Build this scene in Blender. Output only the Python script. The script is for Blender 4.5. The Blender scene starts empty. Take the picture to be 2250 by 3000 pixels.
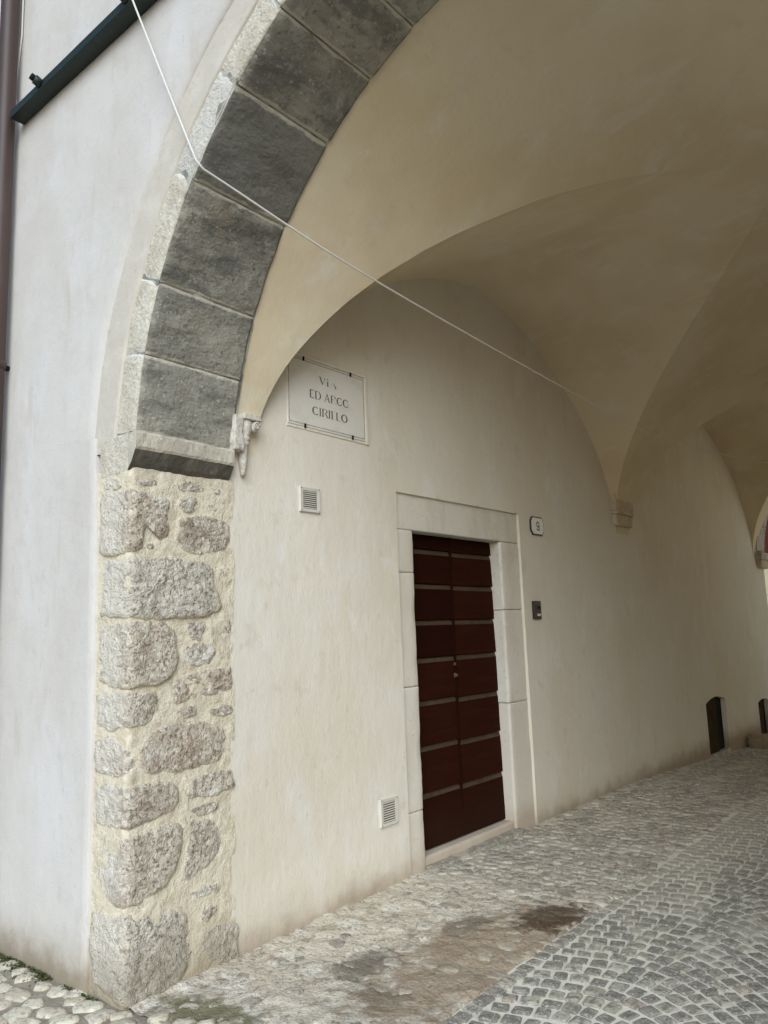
import bpy, bmesh, math, random
import numpy as np
from mathutils import Vector, Matrix, noise
random.seed(7)
rng = np.random.default_rng(7)
sc = bpy.context.scene
COL = sc.collection
rad = math.radians

# ------------------------------------------------------------------ camera, sky, sun, exposure
YAW, PITCH, ROLL, FPX = 0.6907, 0.1534, -0.0357, 2255.9
CAM = np.array([3.3006, -2.0634, 1.6])
_f = np.array([-math.sin(YAW)*math.cos(PITCH), math.cos(YAW)*math.cos(PITCH), math.sin(PITCH)])
_r = np.array([math.cos(YAW), math.sin(YAW), 0.0]); _u = np.cross(_r, _f)
R_ = _r*math.cos(ROLL)+_u*math.sin(ROLL); U_ = -_r*math.sin(ROLL)+_u*math.cos(ROLL); F_ = _f
cd = bpy.data.cameras.new('camera'); cam = bpy.data.objects.new('camera', cd); COL.objects.link(cam)
m = Matrix.Identity(4)
for i in range(3):
    m[i][0], m[i][1], m[i][2], m[i][3] = R_[i], U_[i], -F_[i], CAM[i]
cam.matrix_world = m
cd.sensor_fit = 'VERTICAL'; cd.sensor_height = 36; cd.lens = FPX/3000*36
cd.clip_start = 0.05; cd.clip_end = 2000
sc.camera = cam

SUN_EL, SUN_AZ = rad(31), rad(140)      # azimuth clockwise from +y: behind the camera, to its right
w = bpy.data.worlds.new('World'); sc.world = w; w.use_nodes = True
nt = w.node_tree; bg = nt.nodes['Background']
sky = nt.nodes.new('ShaderNodeTexSky'); sky.sky_type = 'NISHITA'; sky.sun_disc = False
sky.sun_elevation = SUN_EL; sky.sun_rotation = SUN_AZ
sky.air_density = 1.0; sky.dust_density = 0.8; sky.ozone_density = 1.0
nt.links.new(sky.outputs[0], bg.inputs[0]); bg.inputs[1].default_value = 0.085
sl = bpy.data.lights.new('sun', 'SUN'); sl.energy = 1.5; sl.angle = rad(46); sl.color = (0.81, 0.92, 1.0)
so = bpy.data.objects.new('sun', sl); COL.objects.link(so)
sd = Vector((math.sin(SUN_AZ)*math.cos(SUN_EL), math.cos(SUN_AZ)*math.cos(SUN_EL), math.sin(SUN_EL)))
so.rotation_euler = sd.to_track_quat('Z', 'Y').to_euler()
vs = sc.view_settings; vs.view_transform = 'Standard'; vs.look = 'None'; vs.gamma = 1; vs.use_curve_mapping = False
vs.exposure = 1.0
sc.render.engine = 'CYCLES'
sc.cycles.max_bounces = 7; sc.cycles.diffuse_bounces = 6; sc.cycles.glossy_bounces = 2; sc.cycles.transmission_bounces = 2
sc.cycles.use_denoising = True
sc.cycles.use_adaptive_sampling = True; sc.cycles.adaptive_threshold = .02
sc.cycles.sample_clamp_indirect = 6

# ------------------------------------------------------------------ materials
def mat(name, base, layers=(), rough=0.9, bumps=(), rnd=None, spec=0.2, metal=0.0):
    """layers: (kind, scale(3 or 1), detail, lo, hi, colour, amount); kinds noise, vor, z (height band), rnd, attr:<name>"""
    M = bpy.data.materials.new(name); M.use_nodes = True
    t = M.node_tree; N = t.nodes; L = t.links; b = N['Principled BSDF']
    b.inputs['Roughness'].default_value = rough; b.inputs['Metallic'].default_value = metal
    b.inputs['Specular IOR Level'].default_value = spec
    geo = N.new('ShaderNodeNewGeometry'); pos = geo.outputs['Position']
    oi = N.new('ShaderNodeObjectInfo'); at = N.new('ShaderNodeAttribute'); at.attribute_name = 'rnd'
    ad = N.new('ShaderNodeMath'); ad.operation = 'ADD'; L.new(oi.outputs['Random'], ad.inputs[0]); L.new(at.outputs['Fac'], ad.inputs[1])
    fr = N.new('ShaderNodeMath'); fr.operation = 'FRACT'; L.new(ad.outputs[0], fr.inputs[0])
    def tex(kind, scale, detail, k):
        mp = N.new('ShaderNodeMapping'); L.new(pos, mp.inputs[0])
        s3 = scale if isinstance(scale, (tuple, list)) else (scale,)*3
        mp.inputs['Scale'].default_value = s3; mp.inputs['Location'].default_value = (k*3.7, k*1.9, k*5.3)
        if kind == 'vor':
            n = N.new('ShaderNodeTexVoronoi'); n.inputs['Scale'].default_value = 1; out = n.outputs['Distance']
        else:
            n = N.new('ShaderNodeTexNoise'); n.inputs['Scale'].default_value = 1
            n.inputs['Detail'].default_value = min(detail, 4); n.inputs['Roughness'].default_value = 0.6; out = n.outputs[0]
        L.new(mp.outputs[0], n.inputs['Vector'])
        return out
    col = None
    rgb = N.new('ShaderNodeRGB'); rgb.outputs[0].default_value = (*base, 1); col = rgb.outputs[0]
    for k, (kind, scale, detail, lo, hi, c, amt) in enumerate(layers):
        mr = N.new('ShaderNodeMapRange'); mr.inputs['From Min'].default_value = lo; mr.inputs['From Max'].default_value = hi
        mr.inputs['To Max'].default_value = amt; mr.interpolation_type = 'SMOOTHSTEP'
        if kind == 'rnd': src = fr.outputs[0]
        elif kind.startswith('attr:'):
            a2 = N.new('ShaderNodeAttribute'); a2.attribute_name = kind[5:]
            nn = tex('noise', scale, detail, k); mm = N.new('ShaderNodeMath'); mm.operation = 'MULTIPLY_ADD'
            L.new(nn, mm.inputs[0]); mm.inputs[1].default_value = 1.0; L.new(a2.outputs['Fac'], mm.inputs[2]); src = mm.outputs[0]
        elif kind.startswith('spot:'):
            cx, cy, rx, ry = map(float, kind[5:].split(','))
            mp = N.new('ShaderNodeMapping'); L.new(pos, mp.inputs[0]); mp.inputs['Location'].default_value = (-cx/rx, -cy/ry, 0); mp.inputs['Scale'].default_value = (1/rx, 1/ry, 0)
            ln = N.new('ShaderNodeVectorMath'); ln.operation = 'LENGTH'; L.new(mp.outputs[0], ln.inputs[0])
            nn = tex('noise', scale, detail, k); mm = N.new('ShaderNodeMath'); mm.operation = 'MULTIPLY_ADD'
            L.new(nn, mm.inputs[0]); mm.inputs[1].default_value = 1.6; L.new(ln.outputs['Value'], mm.inputs[2]); src = mm.outputs[0]
        elif kind in ('z', 'x', 'y'):
            sp = N.new('ShaderNodeSeparateXYZ'); L.new(pos, sp.inputs[0])
            nn = tex('noise', scale, detail, k); mm = N.new('ShaderNodeMath'); mm.operation = 'MULTIPLY_ADD'
            L.new(nn, mm.inputs[0]); mm.inputs[1].default_value = 0.22; L.new(sp.outputs['XYZ'.index(kind.upper())], mm.inputs[2]); src = mm.outputs[0]
        else: src = tex(kind, scale, detail, k)
        L.new(src, mr.inputs['Value'])
        mx = N.new('ShaderNodeMix'); mx.data_type = 'RGBA'; L.new(mr.outputs[0], mx.inputs['Factor'])
        L.new(col, mx.inputs[6]); mx.inputs[7].default_value = (*c, 1); col = mx.outputs[2]
    L.new(col, b.inputs['Base Color'])
    prev = None
    for k, (kind, scale, detail, strength, dist) in enumerate(bumps):
        bm_ = N.new('ShaderNodeBump'); bm_.inputs['Strength'].default_value = strength; bm_.inputs['Distance'].default_value = dist
        L.new(tex(kind, scale, detail, 20+k), bm_.inputs['Height'])
        if prev is not None: L.new(prev, bm_.inputs['Normal'])
        prev = bm_.outputs[0]
    if prev is not None: L.new(prev, b.inputs['Normal'])
    return M

PB = (('noise', (2.6, 2.6, 3.4), 3, .30, .030), ('noise', (15, 15, 5), 3, .45, .007), ('noise', 75, 3, .6, .0025))
M = {}
M['facade'] = mat('facade_plaster', (.60, .560, .515), [
    ('noise', (1.5, 1.5, .9), 4, .42, .66, (.55, .50, .445), .7),
    ('noise', (3.2, 3.2, 1.4), 4, .50, .70, (.645, .605, .585), .55),
    ('noise', (12, 12, 7), 4, .54, .72, (.53, .48, .43), .4),
    ('noise', (6, 6, 1.2), 4, .60, .72, (.49, .42, .345), .4),
    ('noise', (25, 25, 12), 4, .62, .70, (.44, .39, .33), .35),
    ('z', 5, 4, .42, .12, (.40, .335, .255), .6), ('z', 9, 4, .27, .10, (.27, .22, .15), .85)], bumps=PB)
M['wall'] = mat('passage_plaster', (.735, .67, .565), [
    ('noise', (1.1, 1.1, .8), 3, .42, .66, (.69, .60, .47), .6),
    ('noise', (4.0, 4.0, 1.8), 4, .52, .70, (.76, .72, .65), .6),
    ('noise', (9, 9, 2.6), 4, .62, .72, (.80, .765, .71), .3),
    ('noise', (3, 5, 5), 4, .60, .70, (.57, .49, .39), .32),
    ('noise', (40, 3, 2), 3, .62, .69, (.81, .775, .72), .35),
    ('noise', (22, 22, 14), 4, .64, .71, (.52, .455, .375), .35),
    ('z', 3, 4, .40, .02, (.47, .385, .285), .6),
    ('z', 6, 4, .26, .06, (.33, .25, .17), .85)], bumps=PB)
M['vault'] = mat('vault_plaster', (.735, .625, .45), [
    ('noise', 1.1, 3, .42, .64, (.67, .545, .36), .8),
    ('noise', 2.8, 4, .54, .70, (.76, .69, .575), .5),
    ('noise', 6.0, 4, .60, .72, (.56, .475, .35), .25), ('noise', (1.2, 5, 5), 4, .60, .70, (.77, .71, .61), .4)], bumps=PB)
M['ring'] = mat('ring_plaster', (.56, .50, .42), [
    ('noise', 6, 4, .45, .65, (.62, .56, .48), .8), ('noise', 18, 4, .58, .7, (.44, .375, .30), .4)], bumps=PB)
M['mortar'] = mat('lime_mortar', (.70, .615, .465), [
    ('noise', 7, 4, .45, .62, (.62, .53, .385), .85), ('noise', 22, 4, .53, .66, (.76, .70, .57), .7),
    ('noise', 14, 4, .60, .68, (.46, .38, .28), .5), ('noise', 80, 3, .60, .68, (.42, .35, .26), .5),
    ('z', 5, 4, .40, .08, (.34, .275, .19), .85)],
    bumps=(('noise', 24, 4, .9, .014), ('noise', 110, 3, .9, .005)))
M['joint'] = mat('joint_mortar', (.46, .43, .36), [('noise', 9, 4, .48, .6, (.20, .19, .16), .9)],
    bumps=(('noise', 60, 3, .6, .004),))
M['rubble'] = mat('rubble_limestone', (.56, .48, .375), [
    ('noise', 4.5, 4, .46, .60, (.40, .315, .24), .85),
    ('rnd', 1, 1, .5, .9, (.60, .55, .465), .7), ('rnd', 1, 1, .35, .0, (.50, .385, .295), .7),
    ('noise', 30, 4, .50, .60, (.72, .645, .53), .85),
    ('noise', 48, 4, .53, .61, (.23, .17, .125), .85),
    ('noise', 4, 4, .58, .66, (.77, .72, .64), .75),
    ('x', 9, 4, .16, -.02, (.77, .70, .59), .75),
    ('noise', 12, 4, .60, .68, (.42, .37, .31), .6),
    ('attr:edge', 16, 4, 1.05, 1.30, (.68, .59, .44), .9),
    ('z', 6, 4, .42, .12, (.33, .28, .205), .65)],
    bumps=(('noise', 26, 4, 1.0, .026), ('noise', 90, 4, 1.0, .010)))
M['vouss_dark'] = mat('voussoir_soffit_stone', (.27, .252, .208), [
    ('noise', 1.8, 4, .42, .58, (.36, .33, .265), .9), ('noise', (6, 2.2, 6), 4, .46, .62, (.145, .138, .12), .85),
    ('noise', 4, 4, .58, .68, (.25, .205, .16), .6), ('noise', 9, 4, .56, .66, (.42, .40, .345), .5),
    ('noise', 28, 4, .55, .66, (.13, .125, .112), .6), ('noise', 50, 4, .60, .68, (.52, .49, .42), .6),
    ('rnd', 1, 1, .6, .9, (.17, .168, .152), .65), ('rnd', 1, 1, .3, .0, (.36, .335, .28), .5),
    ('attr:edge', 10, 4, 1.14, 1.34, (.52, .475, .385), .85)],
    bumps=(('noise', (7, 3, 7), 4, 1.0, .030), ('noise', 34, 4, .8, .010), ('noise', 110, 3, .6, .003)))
M['vouss_light'] = mat('voussoir_face_stone', (.64, .575, .465), [
    ('noise', 5, 4, .44, .62, (.53, .465, .36), .9), ('rnd', 1, 1, .7, .85, (.60, .57, .52), .7),
    ('noise', 26, 4, .54, .66, (.68, .65, .57), .8), ('noise', 60, 4, .56, .66, (.34, .31, .26), .65),
    ('attr:edge', 14, 4, 1.2, 1.3, (.68, .66, .61), .9)],
    bumps=(('noise', 40, 4, 1.0, .014), ('noise', 160, 3, .7, .004)))
M['impost'] = mat('impost_stone', (.54, .485, .39), [
    ('noise', 6, 4, .44, .62, (.42, .375, .30), .9), ('noise', 20, 4, .55, .68, (.64, .58, .48), .8)],
    bumps=(('noise', 25, 4, .8, .010), ('noise', 140, 3, .6, .003)))
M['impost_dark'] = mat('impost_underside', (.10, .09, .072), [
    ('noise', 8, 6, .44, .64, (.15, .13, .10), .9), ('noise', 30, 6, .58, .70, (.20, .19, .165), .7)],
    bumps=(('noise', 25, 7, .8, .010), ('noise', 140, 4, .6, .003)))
M['frame'] = mat('door_surround_stone', (.70, .645, .55), [
    ('noise', (4, 4, 1.4), 6, .45, .65, (.62, .555, .455), .9), ('noise', 14, 4, .56, .7, (.75, .69, .60), .7),
    ('noise', 30, 4, .61, .70, (.46, .385, .30), .5), ('rnd', 1, 1, .3, .9, (.67, .60, .50), .5),
    ('z', 5, 5, .36, .12, (.46, .36, .27), .7)], rough=.75,
    bumps=(('noise', 16, 6, .5, .006), ('noise', 120, 4, .4, .0015)))
M['corbel'] = mat('carved_corbel_stone', (.62, .57, .50), [
    ('noise', 26, 6, .48, .64, (.48, .42, .35), .9), ('noise', 70, 5, .58, .68, (.72, .69, .63), .7)],
    bumps=(('noise', 50, 6, .8, .008), ('noise', 220, 3, .5, .002)))
M['corbel_in'] = mat('vault_corbel_stone', (.58, .485, .36), [
    ('noise', 10, 4, .45, .65, (.48, .39, .28), .9), ('noise', 40, 4, .58, .7, (.66, .58, .45), .6)],
    bumps=(('noise', 30, 4, .7, .008),))
M['wood'] = mat('dark_door_wood', (.029, .0066, .003), [
    ('noise', (60, 3, 60), 5, .45, .62, (.033, .0085, .004), .9), ('noise', (9, 2, 30), 4, .58, .72, (.032, .015, .008), .6),
    ('rnd', 1, 1, .2, .9, (.014, .003, .0015), .7), ('z', 7, 4, .6, .2, (.028, .014, .008), .6)], rough=.8, spec=.04,
    bumps=(('noise', (120, 4, 120), 5, .5, .003), ('noise', 20, 5, .3, .004)))
M['wood_bevel'] = mat('door_bevel_painted_light', (.062, .040, .023), [  # light caught by the board heads, put into the colour
    ('noise', (40, 4, 40), 5, .45, .62, (.078, .052, .031), .9), ('noise', 12, 4, .54, .68, (.04, .018, .008), .7)], rough=.7,
    bumps=(('noise', (120, 4, 120), 5, .5, .003),))
M['brass'] = mat('dull_brass', (.16, .105, .05), [('noise', 60, 4, .5, .7, (.08, .05, .025), .8)], rough=.6, metal=.3)
M['marble'] = mat('white_marble', (.73, .685, .61), [
    ('noise', (5, 5, 5), 4, .5, .68, (.66, .605, .52), .8), ('noise', 18, 6, .6, .7, (.62, .57, .50), .4)], rough=.45, spec=.4,
    bumps=(('noise', 90, 3, .2, .001),))
M['ink'] = mat('sign_lettering_paint', (.075, .066, .06), [('noise', 120, 4, .5, .66, (.22, .20, .18), .8)], rough=.7)
M['ink_faded'] = mat('sign_lettering_worn', (.58, .56, .53), [('noise', 140, 4, .5, .62, (.68, .66, .62), .9)], rough=.7)
M['line'] = mat('sign_border_line', (.36, .31, .26), [('noise', 60, 4, .45, .62, (.55, .50, .44), .8)], rough=.7)
M['iron_and_shade'] = mat('black_iron_and_shade', (.02, .018, .017), rough=.8, spec=.05)
M['plastic'] = mat('cream_plastic', (.62, .575, .50), [('noise', 30, 4, .5, .7, (.54, .485, .40), .6)], rough=.5, spec=.4)
M['slat_shade'] = mat('vent_slat_shade_paint', (.10, .07, .05), rough=.9)  # backing panel colour carries the shade between the slats
M['screw'] = mat('grey_screw', (.22, .22, .21), rough=.5, metal=.5)
M['enamel'] = mat('enamel_white', (.74, .72, .66), [('noise', 25, 4, .55, .7, (.66, .62, .54), .6)], rough=.3, spec=.5)
M['enamel_dark'] = mat('enamel_dark', (.022, .021, .026), rough=.35, spec=.4)
M['bellbox'] = mat('doorbell_bronze', (.05, .042, .036), [('noise', 30, 4, .5, .7, (.08, .07, .06), .7)], rough=.45, metal=.4)
M['green'] = mat('dark_green_paint', (.010, .019, .015), [('noise', 18, 4, .55, .7, (.018, .03, .024), .8)], rough=.5, spec=.4,
    bumps=(('noise', 60, 4, .3, .002),))
M['pipe'] = mat('brown_downpipe', (.058, .034, .027), [('noise', (6, 6, 1), 4, .45, .65, (.085, .055, .045), .8)], rough=.5, spec=.4)
M['cable'] = mat('white_cable', (.72, .68, .62), rough=.7)
M['sett'] = mat('grey_sett_stone', (.395, .355, .275), [
    ('rnd', 1, 1, .0, .35, (.245, .226, .185), .95), ('rnd', 1, 1, .72, 1.0, (.49, .45, .365), .9), ('rnd', 1, 1, .98, .985, (.36, .27, .21), .6),
    ('noise', 26, 4, .47, .59, (.19, .18, .155), .8), ('noise', 70, 4, .54, .64, (.56, .53, .455), .7),
    ('noise', 1.5, 4, .54, .66, (.50, .47, .395), .5), ('noise', 7, 4, .60, .70, (.58, .55, .465), .6),
    ('spot:1.25,4.6,.55,2.6', 5, 4, 2.0, 1.2, (.56, .50, .40), .65)],
    rough=.8, bumps=(('noise', 40, 4, 1.0, .010), ('noise', 150, 3, .7, .003)))
M['sett_bed'] = mat('pale_sett_joint', (.74, .69, .58), [
    ('noise', 4, 4, .48, .68, (.62, .57, .47), .7), ('noise', 40, 4, .52, .66, (.80, .76, .66), .7), ('noise', 9, 4, .62, .70, (.42, .37, .29), .6)],
    bumps=(('noise', 70, 5, .6, .004),))
M['cobble'] = mat('dusty_cobble_stone', (.52, .465, .37), [
    ('rnd', 1, 1, .0, .4, (.33, .30, .25), .85), ('rnd', 1, 1, .75, 1.0, (.62, .575, .48), .85),
    ('noise', 14, 4, .47, .60, (.60, .535, .43), .8), ('noise', 40, 4, .51, .61, (.25, .215, .165), .8),
    ('noise', 3, 4, .52, .62, (.62, .56, .455), .7),
    ('spot:1.00,1.30,.40,.95', 9, 4, 1.85, 1.3, (.34, .26, .18), .5),
    ('spot:1.06,2.00,.20,.34', 14, 4, 1.8, 1.35, (.105, .065, .038), .85)],
    bumps=(('noise', 30, 4, 1.0, .014), ('noise', 110, 4, 1.0, .006)))
M['strip'] = mat('dusty_mortar_strip', (.64, .57, .455), [
    ('noise', 2.2, 4, .44, .62, (.56, .485, .38), .85), ('noise', 6, 4, .50, .62, (.72, .67, .57), .85),
    ('noise', 13, 4, .56, .64, (.38, .305, .225), .75), ('noise', 48, 4, .55, .63, (.31, .25, .185), .7),
    ('spot:1.00,1.30,.40,.95', 9, 4, 1.85, 1.3, (.30, .215, .14), .75),
    ('spot:1.06,2.00,.20,.34', 14, 4, 1.8, 1.35, (.105, .065, .038), .9),
    ('spot:.36,.16,.36,.20', 12, 4, 1.8, 1.3, (.17, .155, .075), .85),
    ('spot:.58,.95,.16,.26', 16, 4, 1.75, 1.3, (.16, .135, .10), .8),
    ('spot:.85,.75,.16,.16', 16, 4, 1.75, 1.3, (.22, .175, .12), .75),
    ('spot:.74,1.62,.14,.22', 16, 4, 1.75, 1.3, (.19, .16, .12), .75)],
    bumps=(('noise', 14, 4, .9, .022), ('noise', 60, 4, 1.0, .011)))
M['earth'] = mat('street_earth', (.34, .29, .225), [
    ('noise', 6, 6, .45, .65, (.26, .215, .155), .9), ('noise', 3.5, 5, .56, .68, (.17, .17, .085), .75), ('noise', 30, 6, .56, .68, (.44, .40, .33), .8)],
    bumps=(('noise', 30, 6, .9, .012), ('noise', 150, 4, .6, .003)))
M['pebble'] = mat('pale_river_cobble', (.68, .61, .47), [
    ('rnd', 1, 1, .0, .5, (.58, .505, .38), .9), ('noise', 12, 4, .5, .66, (.78, .715, .58), .8), ('noise', 20, 4, .56, .66, (.50, .42, .30), .6), ('noise', 45, 4, .54, .64, (.34, .28, .20), .75)],
    bumps=(('noise', 30, 4, .9, .010), ('noise', 120, 4, .8, .003)))
M['moss'] = mat('moss', (.060, .072, .022), [('rnd', 1, 1, .2, .9, (.10, .105, .04), .9)])
M['leaf'] = mat('dry_leaf_brown', (.11, .058, .03), [('rnd', 1, 1, .2, .9, (.19, .12, .07), .9)])
M['grit'] = mat('grit', (.36, .33, .29), [('rnd', 1, 1, .1, .9, (.18, .16, .14), .9)])
M['nichewood'] = mat('old_hatch_wood', (.060, .040, .024), [
    ('noise', (30, 30, 3), 6, .45, .65, (.095, .066, .042), .9), ('noise', 6, 4, .55, .7, (.04, .024, .014), .7)], rough=1.0, spec=0.0,
    bumps=(('noise', (60, 60, 4), 5, .6, .004),))
M['block'] = mat('tan_stone_block', (.40, .30, .195), [
    ('noise', 14, 6, .45, .65, (.30, .215, .135), .9), ('noise', 40, 5, .56, .68, (.52, .43, .32), .7)],
    bumps=(('noise', 30, 6, .8, .012),))
M['fararch'] = mat('far_arch_stone', (.50, .46, .38), [
    ('noise', 7, 6, .45, .64, (.38, .34, .27), .9), ('noise', 26, 6, .56, .68, (.62, .58, .50), .7)],
    bumps=(('noise', 30, 6, .8, .010),))
M['redwood'] = mat('red_brown_shutter', (.10, .028, .016), [('noise', (20, 20, 3), 5, .5, .7, (.13, .045, .026), .7)], rough=.6)
M['bouncehouse'] = mat('warm_bounce_house_plaster', (.86, .74, .50), [('noise', (1.5, 1.5, .6), 4, .45, .65, (.80, .66, .41), .8)], bumps=PB)  # ochre picked to throw warm light into the far end of the passage
M['bouncepave'] = mat('warm_bounce_far_paving', (.70, .60, .42), [('noise', 3, 4, .45, .65, (.52, .45, .34), .8)], bumps=PB)  # pale warm tone picked to reflect light into the passage end
M['glass'] = mat('dark_window_glass', (.03, .035, .04), rough=.1, spec=.5)

# ------------------------------------------------------------------ helpers
def link(o, parent=None):
    COL.objects.link(o)
    if parent is not None: o.parent = parent
    return o
def mk(name, verts, faces, m, parent=None, smooth=False, mi=None, attrs=None):
    me = bpy.data.meshes.new(name); me.from_pydata([tuple(map(float, v)) for v in verts], [], [tuple(map(int, f)) for f in faces])
    for x in (m if isinstance(m, (list, tuple)) else [m]): me.materials.append(x)
    if mi is not None: me.polygons.foreach_set('material_index', np.asarray(mi, dtype=np.int32))
    if smooth: me.polygons.foreach_set('use_smooth', np.ones(len(me.polygons), dtype=bool))
    for k, v in (attrs or {}).items():
        a = me.attributes.new(k, 'FLOAT', 'POINT'); a.data.foreach_set('value', np.asarray(v, dtype=np.float32))
    me.update()
    return link(bpy.data.objects.new(name, me), parent)
def tag(o, label=None, cat=None, group=None, kind=None):
    for k, v in (('label', label), ('category', cat), ('group', group), ('kind', kind)):
        if v: o[k] = v
    return o
def thing(name, label, cat, group=None, loc=(0, 0, 0)):
    o = bpy.data.objects.new(name, None); o.empty_display_size = .1; o.location = loc; link(o)
    return tag(o, label, cat, group, 'thing')
def fix_normals(o):
    bm = bmesh.new(); bm.from_mesh(o.data); bmesh.ops.recalc_face_normals(bm, faces=bm.faces); bm.to_mesh(o.data); bm.free(); return o
def box(name, lo, hi, m, parent=None, bev=.003, seg=2, jit=0.0):
    bm = bmesh.new(); bmesh.ops.create_cube(bm, size=1)
    for v in bm.verts:
        v.co = Vector([lo[i]+(hi[i]-lo[i])*(v.co[i]+.5) + (random.uniform(-jit, jit) if jit else 0) for i in range(3)])
    if bev: bmesh.ops.bevel(bm, geom=bm.edges[:], offset=bev, segments=seg, affect='EDGES', profile=.6)
    me = bpy.data.meshes.new(name); bm.to_mesh(me); bm.free(); me.materials.append(m)
    return link(bpy.data.objects.new(name, me), parent)
def nz(x, y, z, s=1.0, o=0.0): return noise.noise(Vector((x*s+o, y*s+o*.7, z*s-o)))
def fb(x, y, z, s=1.0, o=0.0, n=4): return noise.fractal(Vector((x*s+o, y*s+o*.7, z*s-o)), .9, 2.1, n)
def tube(name, pts, r, m, parent=None, n=8, closed_ends=True):
    P = [Vector(p) for p in pts]; V = []; Fc = []
    for i, p in enumerate(P):
        d = (P[min(i+1, len(P)-1)]-P[max(i-1, 0)]).normalized()
        a = d.orthogonal().normalized() if i == 0 else (a - d*a.dot(d)).normalized()
        b = d.cross(a)
        for k in range(n):
            t = 2*math.pi*k/n; V.append(p+(a*math.cos(t)+b*math.sin(t))*r)
    for i in range(len(P)-1):
        for k in range(n):
            Fc.append((i*n+k, i*n+(k+1) % n, (i+1)*n+(k+1) % n, (i+1)*n+k))
    if closed_ends: Fc += [tuple(range(n))[::-1], tuple((len(P)-1)*n+k for k in range(n))]
    o = mk(name, V, Fc, m, parent, smooth=True); return fix_normals(o)
def prism_x(name, poly, x0, x1, m, parent=None, bev=0.0):
    """polygon in (y,z) extruded along x"""
    n = len(poly); V = [(x0, a, b) for a, b in poly]+[(x1, a, b) for a, b in poly]
    Fc = [tuple(range(n))[::-1], tuple(range(n, 2*n))]+[(i, (i+1) % n, n+(i+1) % n, n+i) for i in range(n)]
    o = fix_normals(mk(name, V, Fc, m, parent))
    if bev:
        bm = bmesh.new(); bm.from_mesh(o.data); bmesh.ops.bevel(bm, geom=bm.edges[:], offset=bev, segments=2, affect='EDGES'); bm.to_mesh(o.data); bm.free()
    return o
def smooth_step(t): t = min(max(t, 0), 1); return t*t*(3-2*t)
def gz(y):
    a = -.02+.02*smooth_step((y-.6)/1.0)
    return a-.048*max(0., min(y, 11.5)-5.8)
def px(P):
    d = np.asarray(P, float)-CAM; z = d@F_
    return 1125+FPX*(d@R_)/z, 1500-FPX*(d@U_)/z, z
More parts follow.
